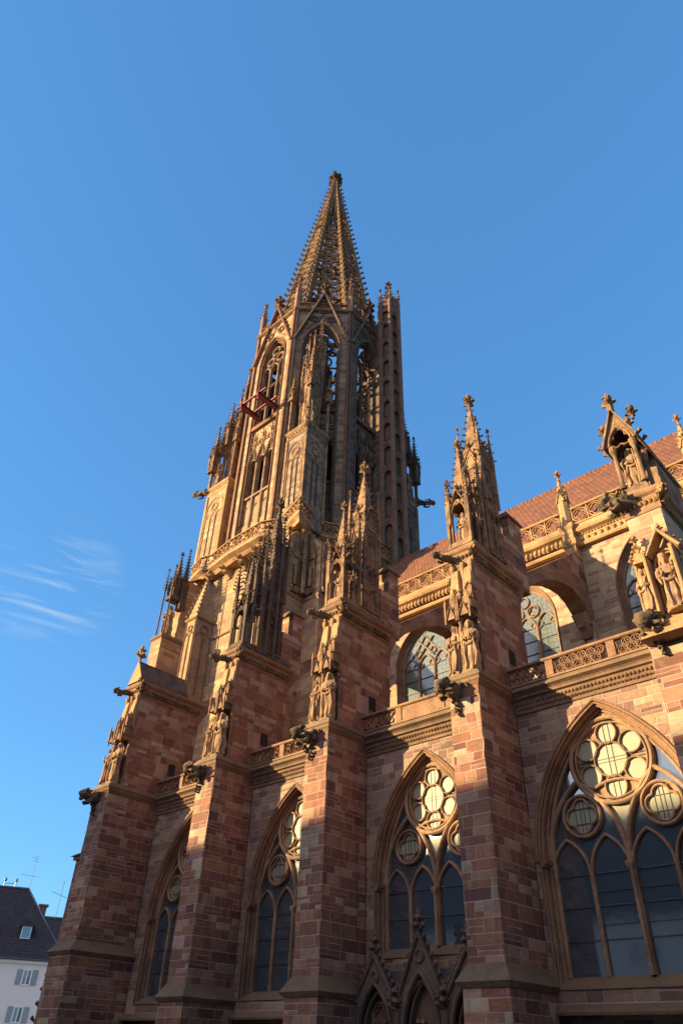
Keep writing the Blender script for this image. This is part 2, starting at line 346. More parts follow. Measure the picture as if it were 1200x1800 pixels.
def roof_mat(name, a, b_, row=.2, slope=Vector((0,0,1)), colw=.18, ax=0, bump=.05):
    m, t, b = newmat(name); g = t.nodes.new('ShaderNodeNewGeometry'); P = g.outputs['Position']
    d = t.nodes.new('ShaderNodeVectorMath'); d.operation = 'DOT_PRODUCT'; d.inputs[1].default_value = slope; t.links.new(P, d.inputs[0])
    sp = t.nodes.new('ShaderNodeSeparateXYZ'); t.links.new(P, sp.inputs[0])
    v = M_(t, 'DIVIDE', d.outputs['Value'], row); r = M_(t, 'FLOOR', v); fv = M_(t, 'SUBTRACT', v, r)
    u = M_(t, 'ADD', M_(t, 'DIVIDE', sp.outputs[ax], colw), M_(t, 'MULTIPLY', r, .5)); cu = M_(t, 'FLOOR', u); fu = M_(t, 'SUBTRACT', u, cu)
    cc = t.nodes.new('ShaderNodeCombineXYZ'); t.links.new(r, cc.inputs[0]); t.links.new(cu, cc.inputs[1])
    wn = t.nodes.new('ShaderNodeTexWhiteNoise'); t.links.new(cc.outputs[0], wn.inputs[0])
    c = mix(t, wn.outputs['Value'], a, b_)
    c = mix(t, M_(t, 'MULTIPLY', noise(t, P, .6, 5, .6), .55), c, tuple(x*.4 for x in a))
    c = mix(t, ramp(t, noise(t, P, 1.3, 7, .7), [(.58, (0,0,0)), (.66, (.6,.6,.6))]), c, tuple(min(1, x*1.6) for x in a))
    edge = M_(t, 'MAXIMUM', M_(t, 'LESS_THAN', fv, .16), M_(t, 'LESS_THAN', fu, .14))
    c = mix(t, M_(t, 'MULTIPLY', edge, .75), c, tuple(x*.25 for x in a))
    t.links.new(c, b.inputs['Base Color']); b.inputs['Roughness'].default_value = .8
    hgt = M_(t, 'ADD', M_(t, 'SUBTRACT', 1, fv), M_(t, 'MULTIPLY', M_(t, 'SINE', M_(t, 'MULTIPLY', fu, PI)), .35))
    bp = t.nodes.new('ShaderNodeBump'); bp.inputs['Strength'].default_value = 1; bp.inputs['Distance'].default_value = bump
    t.links.new(hgt, bp.inputs['Height']); t.links.new(bp.outputs[0], b.inputs['Normal'])
    return m
_sl = Vector((0, 5.3, 8.8)).normalized()
M_roof = roof_mat('red_clay_tiles', (.26,.085,.030), (.14,.045,.020), row=.40, slope=_sl, colw=.34, bump=.12)
M_slate = roof_mat('dark_house_tiles', (.060,.038,.034), (.030,.021,.022), row=.42, colw=.4, ax=1)
def plain(name, c, rough=.8, var=.15, sc=.8):
    m, t, b = newmat(name); g = t.nodes.new('ShaderNodeNewGeometry'); n = noise(t, g.outputs['Position'], sc, 5)
    t.links.new(mix(t, n, tuple(x*(1-var) for x in c), tuple(x*(1+var) for x in c)), b.inputs['Base Color']); b.inputs['Roughness'].default_value = rough; return m
M_render = plain('white_render', (.80,.74,.66), var=.06, sc=.3)
M_shut = plain('grey_shutter_paint', (.30,.36,.36))
M_white = plain('white_paint', (.78,.79,.78), .5)
M_ground = None

# ------------------------------------------------------------------ gothic shapes
def arch(cu, a, vs, h, vb, n=12, inset=0.0):
    """pointed arch outline (u,v) from the left foot over the apex to the right foot"""
    Rr = (a*a+h*h)/(2*a); rr = Rr-inset; off = Rr-a
    th = math.acos(min(1, off/rr)); P = []
    if vb is not None: P.append((cu-a+inset, vb))
    for i in range(n+1):
        q = th*i/n; P.append((cu+off-rr*math.cos(q), vs+rr*math.sin(q)))
    for i in range(n-1, -1, -1):
        q = th*i/n; P.append((cu-off+rr*math.cos(q), vs+rr*math.sin(q)))
    if vb is not None: P.append((cu+a-inset, vb))
    return P
def circ(cu, cv, r, n=24, a0=0.0): return [(cu+r*math.cos(a0+2*PI*i/n), cv+r*math.sin(a0+2*PI*i/n)) for i in range(n)]
def arcp(cu, cv, r, a, b, n=8): return [(cu+r*math.cos(a+(b-a)*i/n), cv+r*math.sin(a+(b-a)*i/n)) for i in range(n+1)]
def foils(mb, cu, cv, rc, rl, k, a0, b, w0, w1, n=8):
    """k lobes of radius rl on a circle rc, drawn as one cusped line"""
    P = []
    half = PI/k; dcus = rc*math.cos(half)+math.sqrt(max(1e-6, rl*rl-(rc*math.sin(half))**2))
    for i in range(k):
        a = a0+2*PI*i/k; cx, cy = cu+rc*math.cos(a), cv+rc*math.sin(a)
        q = a+half; px, py = cu+dcus*math.cos(q), cv+dcus*math.sin(q)
        e = math.atan2(py-cy, px-cx)-a
        e = (e+PI) % (2*PI)-PI; e = abs(e)
        P += [(cx+rl*math.cos(a-e+2*e*j/n), cy+rl*math.sin(a-e+2*e*j/n)) for j in range(n+1)]
    mb.bar(P, b, w0, w1, closed=True)
def reveal(mb, cu, a, vs, h, vb, prof, n=14):
    """loft of an arch opening through (inset, w) steps"""
    rings = [[(u, v, w_) for u, v in arch(cu, a, vs, h, vb, n, i)] for i, w_ in prof]
    mb.loft(rings, closed=False, cap=False)
def wall_arch(mb, u0, u1, v0, v1, cu, a, vs, h, vb, w_=0.0, n=14):
    P = arch(cu, a, vs, h, vb, n)
    q = lambda A, B, C, D: mb.add([(x, y, w_) for x, y in (A, B, C, D)], [(0,1,2,3)])
    q((u0,v0),(cu-a,v0),(cu-a,v1),(u0,v1)); q((cu+a,v0),(u1,v0),(u1,v1),(cu+a,v1))
    if vb > v0: q((cu-a,v0),(cu+a,v0),(cu+a,vb),(cu-a,vb))
    for i in range(1, len(P)-2):
        q(P[i], P[i+1], (P[i+1][0],v1), (P[i][0],v1))
def glassplane(mb, cu, a, vs, h, vb, w_, n=12):
    P = arch(cu, a, vs, h, vb, n); mb.add([(u, v, w_) for u, v in P], [tuple(range(len(P)))])
def voussoirs(mb, cu, a, vs, h, wd, w0, w1, n=11):
    Rr = (a*a+h*h)/(2*a); off = Rr-a; th = math.acos(off/Rr); th2 = math.acos(off/(Rr+wd))
    for sgn in (-1, 1):
        for i in range(n):
            g = .05/n
            a1, a2 = th*(i/n)+g, th*((i+1)/n)-g; b1, b2 = th2*(i/n)+g, th2*((i+1)/n)-g
            pt = lambda rr, q: (cu+sgn*(rr*math.cos(q)-off), vs+rr*math.sin(q))
            P = [pt(Rr, a1), pt(Rr, a2), pt(Rr+wd, b2), pt(Rr+wd, b1)]
            mb.loft([[(u, v, w0) for u, v in P], [(u, v, w1) for u, v in P]])
def crocket(mb, p, d, s, up=(0,0,1)):
    p = Vector(p); d = Vector(d).normalized(); up = Vector(up)
    pts = [p-d*.15*s, p+d*.35*s+up*.0*s, p+d*.72*s+up*.22*s, p+d*.62*s+up*.60*s]
    mb.tube(pts, [.24*s, .22*s, .36*s, .14*s], 5)
def finial(mb, x, y, z, s, lv=2):
    mb.lathe(x, y, [(.16*s, z), (.13*s, z+.5*s), (.28*s, z+.62*s), (.15*s, z+.74*s), (.15*s, z+1.2*s), (.36*s, z+1.40*s), (.34*s, z+1.6*s), (.16*s, z+1.8*s), (.20*s, z+2.0*s), (.05*s, z+2.3*s)], 7)
    for k in range(4):
        a = k*PI/2+PI/4*0
        crocket(mb, (x, y, z+.80*s), (math.cos(a), math.sin(a), 0), .72*s)
        if lv > 1: crocket(mb, (x, y, z+1.45*s), (math.cos(a+PI/4), math.sin(a+PI/4), 0), .55*s)
def spirelet(mb, x, y, z0, r, h, n=4, nc=6, cs=None, fs=None, a0=None, entasis=1.0):
    a0 = (PI/4 if n == 4 else 0) if a0 is None else a0
    rt = r*.13
    mb.ngon(x, y, r, n, z0, z0+h, rt, a0)
    cs = r*.42 if cs is None else cs; fs = r*.75 if fs is None else fs
    for k in range(n):
        a = a0+2*PI*k/n
        for i in range(nc):
            t = (i+.6)/nc; q = r+(rt-r)*t
            crocket(mb, (x+q*math.cos(a), y+q*math.sin(a), z0+h*t), (math.cos(a), math.sin(a), 0), cs*(1-.45*t))
    finial(mb, x, y, z0+h-.05, fs)
def gable(mb, M, cu, a, v0, h, w0, w1, crk=4, th=.10, cs=.16, fill=True, fin=True):
    """small triangular gable with crockets; local frame M"""
    sv = mb.M; mb.M = M
    if fill: mb.loft([[(cu-a, v0, w0), (cu+a, v0, w0), (cu, v0+h, w0)], [(cu-a, v0, w1-.03), (cu+a, v0, w1-.03), (cu, v0+h, w1-.03)]])
    mb.bar([(cu-a, v0), (cu, v0+h), (cu+a, v0)], th, w0, w1+.03)
    for s in (-1, 1):
        for i in range(crk):
            t = (i+.7)/(crk+.4); d = Vector((s*h, a, 0)).normalized()
            crocket(mb, (cu+s*a*(1-t), v0+h*t, (w0+w1)/2), d, cs, (0, 1, 0))
    mb.M = sv
    if fin:
        p = M @ Vector((cu, v0+h, (w0+w1)/2)); mb.M = I4; finial(mb, p.x, p.y, p.z-.05, cs*1.25, 1); mb.M = sv
def tabernacle(mb, x, y, z0, wd, hs, hg, hsp, cs=.16, corner=True, nc=7, open_=False, cor_h=None, rot=0.0, fs=None):
    """square pinnacle stage: shaft, four ogee gables, corner pinnacles, crocketed spire"""
    sv = mb.M; T = Matrix.Translation((x, y, 0)) @ Matrix.Rotation(rot, 4, 'Z'); mb.M = T
    q = wd/2
    mb.stack(-q, q, -q, q, [(.06, z0), (.06, z0+.14), (.0, z0+.22)])
    if open_:
        p = .13*wd
        for sx in (-1, 1):
            for sy in (-1, 1):
                mb.box(min(sx*q, sx*(q-p)), max(sx*q, sx*(q-p)), min(sy*q, sy*(q-p)), max(sy*q, sy*(q-p)), z0+.2, z0+hs)
        mb.box(-q+.02, q-.02, -q+.02, q-.02, z0+hs-.12, z0+hs+.1)
        mb.box(-q*.5, q*.5, q*.2, q*.5, z0+.2, z0+hs)
    else:
        mb.box(-q*.9, q*.9, -q*.9, q*.9, z0+.2, z0+hs+hg*.5)
        for sx in (-1, 1):
            for sy in (-1, 1): mb.ngon(sx*q*.92, sy*q*.92, .07*wd+.02, 6, z0+.2, z0+hs)
    for k in range(4):
        a = k*90; n = Vector((math.cos(R(a)), math.sin(R(a)), 0))
        F = T @ frame((n.x*q, n.y*q, 0), a)
        mb.M = F
        mb.bar(arch(0, q*.78, z0+hs*.72, hs*.26+q*.3, z0+.25, 5), .07*wd+.02, -.10, .03)
        if not open_:
            mb.bar([(0, z0+.25), (0, z0+hs*.75)], .05*wd+.01, -.10, .02)
        mb.bar(circ(0, z0+hs+.02, q*.26, 8), .04*wd+.02, -.08, .03, closed=True)
        gable(mb, F, 0, q*.98, z0+hs*.86, hg, -.12, .03, 3, .07, cs, fill=not open_)
        mb.M = T
    spirelet(mb, 0, 0, z0+hs+hg*.45, q*.80*1.2, hsp, 4, nc, cs, fs)
    if corner:
        ch = cor_h or hg*1.2
        for sx in (-1, 1):
            for sy in (-1, 1):
                mb.ngon(sx*q, sy*q, .09*wd+.03, 4, z0+hs*.5, z0+hs*.95, a0=PI/4)
                spirelet(mb, sx*q, sy*q, z0+hs*.95, .10*wd+.04, ch, 4, 4, cs*.65, cs*.7)
    mb.M = sv
def leafband(mb, M, u0, u1, v, w_, step, s, rows=1, dv=.0, ball=False):
    """row of carved leaves (or bobbles) along u"""
    sv = mb.M; mb.M = M; n = max(1, int((u1-u0)/step))
    for r in range(rows):
        for i in range(n):
            u = u0+(i+.5+.5*(r % 2))*(u1-u0)/n
            if u > u1-.04: continue
            k = s*(.85+.3*random.random()); vv = v-r*dv
            if ball:
                mb.tube([(u, vv+.25*k, w_-.05), (u, vv+.12*k, w_+.28*k), (u, vv-.35*k, w_+.42*k), (u, vv-.62*k, w_+.30*k)], [.16*k, .22*k, .30*k, .10*k], 6)
            else:
                mb.tube([(u-.1*k, vv-.3*k, w_-.03), (u, vv, w_+.30*k), (u+.12*k, vv+.32*k, w_+.12*k)], [.30*k, .28*k, .08*k], 5)
    mb.M = sv
def roughen(mb, amt, seed=0):
    rnd = random.Random(seed); mb.v = [(x+rnd.uniform(-amt, amt), y+rnd.uniform(-amt, amt), z+rnd.uniform(-amt, amt)) for x, y, z in mb.v]

# ------------------------------------------------------------------ figures and beasts
def statue(name, label, x, y, z, h, face=-90, mat=None, group=None, style=0, seed=0, cat='statue'):
    rnd = random.Random(seed); mb = MB(); T = Matrix.Translation((x, y, z)) @ Matrix.Rotation(R(face+90), 4, 'Z') @ Matrix.Scale(h/2.0, 4)
    mb.M = T; nf = 48; sway = rnd.choice((-1, 1))*.05; ph = rnd.random()*6
    # z, half width, half depth, fold depth, shift
    prof = [(0,.27,.22,.10),(.06,.29,.235,.11),(.25,.265,.215,.10),(.5,.25,.20,.085),(.75,.235,.19,.07),(.95,.235,.18,.055),(1.08,.225,.17,.045),(1.2,.20,.15,.03),
            (1.34,.225,.15,.03),(1.48,.255,.14,.02),(1.58,.25,.125,.01),(1.64,.17,.10,0),(1.67,.085,.08,0),(1.72,.07,.075,0),(1.76,.09,.10,0),(1.82,.108,.118,0),(1.90,.112,.122,0),(1.96,.095,.10,0),(2.0,.04,.045,0)]
    if style == 1: prof[1] = (.06,.33,.26,.12); prof[3] = (.5,.28,.22,.10); prof[9] = (1.48,.28,.17,.04)
    rings = []
    for zz, a, b, f in prof:
        ring = []
        sh = sway*math.sin(min(1, zz/1.6)*PI)
        for k in range(nf):
            q = 2*PI*k/nf
            m = 1+f*3.0*(.55-abs(math.sin(q*4+ph+zz*1.5))*.8+(.3-abs(math.sin(q*7.5+ph*2-zz*1.9))*.5))
            yy = -b*math.cos(q)*m; xx = a*math.sin(q)*m+sh
            if 1.74 < zz < 1.95:
                qq = abs(q if q < PI else q-2*PI)
                if qq < .16 and 1.75 < zz < 1.86: yy -= .040      # nose
                elif .2 < qq < .55 and 1.81 < zz < 1.84: yy += .022   # eye sockets
            ring.append((xx, yy, zz))
        rings.append(ring)
    mb.loft(rings)
    # hair and beard, hood
    hz = 1.84
    mb.tube([(-.10+sway*0, .02, 1.93), (-.125, .02, 1.80), (-.13, .01, 1.66), (-.12, -.02, 1.56)], [.05,.055,.05,.02], 6)
    mb.tube([(.10, .02, 1.93), (.125, .02, 1.80), (.13, .01, 1.66), (.12, -.02, 1.56)], [.05,.055,.05,.02], 6)
    if rnd.random() < .6: mb.tube([(0, -.10, 1.78), (0, -.13, 1.70), (0, -.12, 1.60)], [.06,.065,.02], 6)
    if style == 2: mb.lathe(0, 0, [(.11,1.93),(.14,1.97),(.13,2.02),(.15,2.08),(.10,2.09)], 8)
    # arms: sleeve, forearm, hand with fingers
    for s in (-1, 1):
        hx = s*.06+rnd.uniform(-.03, .05)*s; hz = 1.22+rnd.uniform(-.05, .14)
        pts = [(s*.22, 0, 1.53), (s*.29, -.02, 1.38), (s*.30, -.05, 1.20), (s*.20, -.20, 1.17), (hx+s*.05, -.25, hz)]
        mb.tube(pts, [.085,.085,.08,.07,.045], 8)
        mb.tube([(s*.29,-.03,1.24),(s*.27,-.08,1.05),(s*.24,-.08,.90)], [.07,.06,.02], 6)
        for k in range(4):
            mb.tube([(hx+s*.04, -.26, hz-.025+.017*k), (hx-s*.01, -.285, hz-.02+.017*k), (hx-s*.05, -.27, hz-.02+.017*k)], [.012,.012,.008], 5)
        mb.tube([(hx+s*.045, -.25, hz+.04), (hx+s*.01, -.28, hz+.06)], [.014,.01], 5)
    if style in (0, 2): mb.box(-.09, .09, -.33, -.28, 1.18, 1.42)                 # book
    else: mb.tube([(.2, -.24, .1), (.16, -.29, 1.2), (.15, -.27, 1.75)], [.018,.018,.03], 6)
    # feet and base
    for s in (-1, 1): mb.tube([(s*.1, -.16, .05), (s*.11, -.26, .04), (s*.12, -.32, .03)], [.05,.05,.03], 6)
    mb.lathe(0, 0, [(.30,-.10),(.33,-.06),(.30,.0),(.28,.02)], 8)
    # cloak edges
    for s in (-1, 1):
        mb.tube([(s*.20,-.13,1.5),(s*.16,-.19,1.15),(s*.22+sway,-.20,.6),(s*.16+sway,-.24,.1)], [.03,.035,.045,.05], 6)
    mb.tube([(-.22,-.15,1.12),(-.05,-.22,.98),(.14,-.2,1.02),(.24,-.1,1.2)], [.04,.05,.05,.03], 6)
    o = mb.build(name, mat or M_statue, smooth=50)
    tag(o, label, cat, group); return o
def gargoyle(mb, x, y, z, ang, L=1.3, s=1.0, mouth=True):
    """water-spout beast reaching out of the wall; ang = outward direction in degrees"""
    sv = mb.M; mb.M = Matrix.Translation((x, y, z)) @ Matrix.Rotation(R(ang), 4, 'Z')
    k = s
    mb.tube([(-.3,0,0),(0,0,0),(L*.25,0,.02),(L*.5,0,.0),(L*.68,0,.10*k),(L*.80,0,.16*k),(L*.95,0,.10*k),(L*1.02,0,.04*k)],
            [.26*k,.29*k,.32*k,.27*k,.22*k,.30*k,.24*k,.14*k], 10)
    mb.tube([(L*.72,0,-.02*k),(L*.9,0,-.16*k),(L*1.0,0,-.18*k)], [.10*k,.10*k,.06*k], 7)     # jaw
    for t in (-1, 1):
        mb.tube([(L*.76,t*.14*k,.30*k),(L*.70,t*.24*k,.40*k),(L*.62,t*.24*k,.44*k)], [.11*k,.10*k,.04*k], 5)   # ears
        mb.tube([(L*.88,t*.13*k,.25*k),(L*.91,t*.15*k,.27*k)], [.06*k,.03*k], 6)
        mb.tube([(L*.45,t*.24*k,-.05*k),(L*.45,t*.30*k,-.26*k),(L*.62,t*.26*k,-.34*k),(L*.72,t*.22*k,-.30*k)], [.15*k,.13*k,.11*k,.08*k], 6)
        mb.tube([(L*.15,t*.26*k,.05*k),(L*.12,t*.34*k,.35*k),(L*.02,t*.30*k,.30*k)], [.10*k,.06*k,.02*k], 5)     # wing stubs
    for i in range(9):
        q = .12+.75*random.random(); a_ = random.uniform(-2.2, 2.2)
        crocket(mb, (L*q, .26*k*math.sin(a_), .26*k*math.cos(a_)), (-.3, math.sin(a_), math.cos(a_)), .26*k, (-.7, 0, .3))
    mb.M = sv

# ------------------------------------------------------------------ nave and aisle
nave = thing('church_nave', 'red sandstone church nave with buttresses, pointed tracery windows and red tiled roof', 'church', (-10, 5, 0))
def q_out(F, pts): return [F @ Vector(p) for p in pts]
FS = frame((0, 0, 0), -90)               # u = x, v = z, w = -y  (aisle wall plane)
FC = frame((0, 10.9, 0), -90)            # clerestory wall plane
#        x0 (east-front corner list)
BUT = {'A': dict(x0=-26.0, x1=-24.44, d=3.48, zw=6.2), 'B': dict(x0=-17.31, x1=-15.92, d=2.66, zw=4.15),
       'C': dict(x0=-9.40, x1=-8.0, d=2.66, zw=4.15), 'D': dict(x0=-1.39, x1=0.0, d=2.66, zw=4.22), 'E': dict(x0=6.62, x1=8.25, d=2.66, zw=4.22)}
BAYS = [('AB', -24.44, -17.31, 2.45, 4.0), ('BC', -15.92, -9.40, 2.6, 4.0), ('CD', -8.0, -1.39, 2.6, 5.2), ('DE', 0.0, 6.62, 2.85, 4.0)]

mb = MB(); mb.M = FS
bays = []
for nm, u0, u1, ag, vb in BAYS:
    cu = (u0+u1)/2; a = ag+.27; h = 5.2*a/3.12 if nm == 'DE' else 5.05; vs = 7.45
    bays.append((nm, u0, u1, cu, ag, a, vs, h, vb))
    wall_arch(mb, u0, u1, 3.1, 13.6, cu, a, vs, h, vb-.35)
    mb.box(u0, u1, -.5, .12, -.2, 3.0)
    mv = MB(); mv.M = FS; voussoirs(mv, cu, a+.02, vs, h+.03, .42, -.04, .008, 13); mv.build('voussoir_ring', M_wall, nave)
mb.add([(u, v, 0) for u, v in ((8.2,-.2),(16,-.2),(16,13.6),(8.2,13.6))], [(0,1,2,3)])
mb.M = I4
mb.box(-26.1, -26.0, -.2, 4, -.2, 13.4)
mb.box(-26.0, 16, 1.25, 1.45, -.2, 13.3)                                     # inner face of the aisle wall
mb.build('aisle_wall', M_wall, nave)

# strings, sills, cornice with its leaf frieze
mb = MB()
for nm, u0, u1, cu, ag, a, vs, h, vb in bays:
    mb.M = FS
    # string course under the window and plinth slope
    mb.loft([[(u0, 2.98, .1), (u0, 2.98, .26), (u0, 3.06, .28), (u0, 3.28, .06), (u0, 3.28, -.1)], [(u1, 2.98, .1), (u1, 2.98, .26), (u1, 3.06, .28), (u1, 3.28, .06), (u1, 3.28, -.1)]])
    # sloping sill inside the arch
    mb.loft([[(cu-a+.01, vb-.38, -.02), (cu-a+.01, vb-.34, .05), (cu-a+.01, vb+.02, -.50), (cu-a+.01, vb-.4, -.62)], [(cu+a-.01, vb-.38, -.02), (cu+a-.01, vb-.34, .05), (cu+a-.01, vb+.02, -.50), (cu+a-.01, vb-.4, -.62)]])
mb.build('sill_course', M_cap, nave)
for nm, u0, u1, cu, ag, a, vs, h, vb in bays+[('EF', 8.25, 14.0, 11, 2, 2, 7, 5, 4)]:
    mb = MB(); mb.M = FS
    prof = [(12.86, .0), (12.88, .07), (13.0, .09), (13.04, .04), (13.40, .14), (13.44, .26), (13.52, .28), (13.58, .34), (13.66, .50), (13.72, .50), (13.94, .30), (13.94, -.2), (12.86, -.2)]
    mb.loft([[(u0, v, w_) for v, w_ in prof], [(u1, v, w_) for v, w_ in prof]])
    co = mb.build('cornice', M_cap, nave)
    fb = MB(); leafband(fb, FS, u0+.05, u1-.05, 13.28, .10, .155, .17, 2, .20)
    fb.build('leaf_frieze', M_mould, co)

# aisle windows
def lancet_bars(mb, c, a, vs, h, vb, b, w0, w1, cusps=True):
    mb.bar(arch(c, a, vs, h, vb, 9), b, w0, w1)
    if cusps:
        for s in (-1, 1):
            mb.bar([(c+s*a*.93, vs-.05), (c+s*a*.50, vs+.12), (c+s*a*.36, vs+.30), (c+s*a*.52, vs+h*.42), (c+s*a*.60, vs+h*.52)], b*.5, w0+.02, w1-.06)
def aisle_window(nm, u0, u1, cu, ag, a, vs, h, vb):
    k = ag/2.85
    win = MB(); win.M = FS
    w0, w1 = -.66, -.42
    hg = math.sqrt(max(.1, ((a*a+h*h)/(2*a)-.27)**2-((a*a+h*h)/(2*a)-a)**2))
    sp = 1.475*k
    # outer frame, centre mullion (thick), side mullions
    win.bar(arch(cu, ag-.04, vs, hg-.03, vb, 16), .13, w0, w1+.02)
    zap = 8.1
    for i, x in enumerate((-1.5, -.5, .5, 1.5)):
        lancet_bars(win, cu+x*sp, sp/2-.03, 6.95, 1.15*k+.05, vb, .095, w0, w1, False)
    win.bar([(cu, vb), (cu, 7.6)], .20, w0, w1+.07)
    win.tube([(cu, vb, w1+.08), (cu, 7.0, w1+.08)], .075, 8); win.lathe  # shaft
    win.loft([[(cu-q, z_, w1+.08-q), (cu+q, z_, w1+.08-q), (cu+q, z_, w1+.08+q), (cu-q, z_, w1+.08+q)] for q, z_ in ((.07,6.95),(.13,7.1),(.12,7.18),(.07,7.22))])
    # two sub-arches over pairs, small foiled circles, large rose
    for s in (-1, 1):
        win.bar(arch(cu+s*sp, sp-.02, 7.3, 2.75, None, 10), .16, w0, w1+.05)
        cc = (cu+s*sp, 8.86)
        win.bar(circ(*cc, .70*k, 28), .11, w0, w1+.02, closed=True)
        foils(win, *cc, .29*k, .30*k, 4, 0, .085, w0+.02, w1-.03)
    rz = 10.62; rr = 1.50*k+.02
    win.bar(circ(cu, rz, rr, 44), .15, w0, w1+.07, closed=True)
    win.bar(circ(cu, rz, rr-.17, 44), .07, w0, w1-.02, closed=True)
    win.bar(circ(cu, rz, .62*k, 28), .065, w0+.02, w1-.04, closed=True)
    for i in range(6):
        q = PI/2+i*PI/3 if nm != 'CD' else PI/2+i*PI/3
        win.bar(circ(cu+.97*k*math.cos(q), rz+.97*k*math.sin(q), .40*k, 18), .06, w0+.02, w1-.04, closed=True)
    win.bar(arcp(cu, 8.0, 1.9*k, R(62), R(118), 6), .10, w0, w1-.02)
    b = win; b.mat = 1
    for x in (-1.5, -.5, .5, 1.5):
        z_ = vb+1.0
        while z_ < 7.4:
            b.box(cu+x*sp-sp/2, cu+x*sp+sp/2, z_, z_+.035, -.56, -.51); z_ += .98
            if z_ < 7 and x in (.5, -.5): b.box(cu+x*sp-sp/2, cu+x*sp+sp/2, z_-.55, z_-.535, -.56, -.52)
    for d in (-.1, .1): b.box(cu+d-.01, cu+d+.01, rz-rr+.15, rz+rr-.15, -.56, -.54); b.box(cu-rr+.15, cu+rr-.15, rz+d*.6-.01, rz+d*.6+.01, -.56, -.54)
    for s in (-1, 1):
        for d in (-.26, -.07, .07, .26): b.box(cu+s*sp+d*k-.012, cu+s*sp+d*k+.012, 8.2, 9.5, -.56, -.54)
        for d in (-.26, .26): b.box(cu+s*sp-.65*k, cu+s*sp+.65*k, 8.86+d-.015, 8.86+d+.015, -.56, -.53)
    wo_ = win.build('window', [M_trac, M_lead], nave, smooth=35)
    # glass: pale above, dark in the lights
    g = MB(); g.M = FS
    for x in (-1.5, -.5, .5, 1.5): glassplane(g, cu+x*sp, sp/2-.04, 6.95, 1.15*k+.05, vb, -.56)
    g.build('lancet_glass', M_glass_dark, wo_)
    g = MB(); g.M = FS
    def disc(mb_, x, y, r_, w_, n_=24): mb_.add([(u, v, w_) for u, v in circ(x, y, r_, n_)], [tuple(range(n_))])
    disc(g, cu, rz, .64*k, -.560)
    for i in range(6):
        q = PI/2+i*PI/3; disc(g, cu+.97*k*math.cos(q), rz+.97*k*math.sin(q), .40*k, -.562, 18)
    for s in (-1, 1):
        for i in range(4): disc(g, cu+s*sp+.25*k*math.cos(i*PI/2), 8.86+.25*k*math.sin(i*PI/2), .30*k, -.563+.001*i, 16)
        disc(g, cu+s*sp, 8.86, .3*k, -.559, 16)
    g.add([(cu-.62*k, 9.12, -.57), (cu-.35*k, 8.55, -.57), (cu, 7.9, -.57), (cu+.35*k, 8.55, -.57), (cu+.62*k, 9.12, -.57), (cu, 9.0, -.57)], [(0,1,2,3,4,5)])
    g.build('rose_glass', M_glass_pale, wo_)
    g = MB(); g.M = FS
    P = arch(cu, ag, vs, hg, 6.9, 16); g.add([(u, v, -.60) for u, v in P], [tuple(range(len(P)))]); g.build('spandrel_glass', M_glass_dark, wo_)
    g = MB(); g.M = FS; disc(g, cu, rz, rr, -.585, 36)
    for s in (-1, 1): disc(g, cu+s*sp, 8.86, .66*k, -.587)
    g.build('rose_plate', M_trac, wo_)
    # moulded reveal with jamb shafts and little capitals
    m = MB(); m.M = FS
    reveal(m, cu, a, vs, h, vb-.30, [(-.03,.0),(.0,-.0),(.015,-.07),(.07,-.10),(.07,-.17),(.035,-.19),(.035,-.27),(.13,-.30),(.13,-.38),(.20,-.41),(.20,-.50),(.28,-.55),(.30,-.70)], 18)
    for ins, w_, r_ in ((.035, .0, .045), (.09, -.13, .06), (.10, -.26, .05), (.18, -.37, .06), (.24, -.48, .045)):
        m.tube([(u, v, w_) for u, v in arch(cu, a, vs, h, vb-.28, 16, ins)], r_, 7)
    m.bar(arch(cu, a+.06, vs, h+.08, None, 16), .10, -.02, .10)
    for s in (-1, 1):
        x = cu+s*(a-.12)
        m.loft([[(x-q, z_, .04), (x+q, z_, .04), (x+q, z_, -.46), (x-q, z_, -.46)] for q, z_ in ((.08, 7.28), (.13, 7.42), (.17, 7.46), (.17, 7.54), (.12, 7.56))])
        for e in range(7): crocket(m, (x-s*.06, 7.36+.05*(e % 2), .03-.08*e), (-s, 0, .2), .13, (0, 1, 0))
    m.build('arch_moulding', M_mould, wo_, smooth=35)
for b_ in bays: aisle_window(*b_)

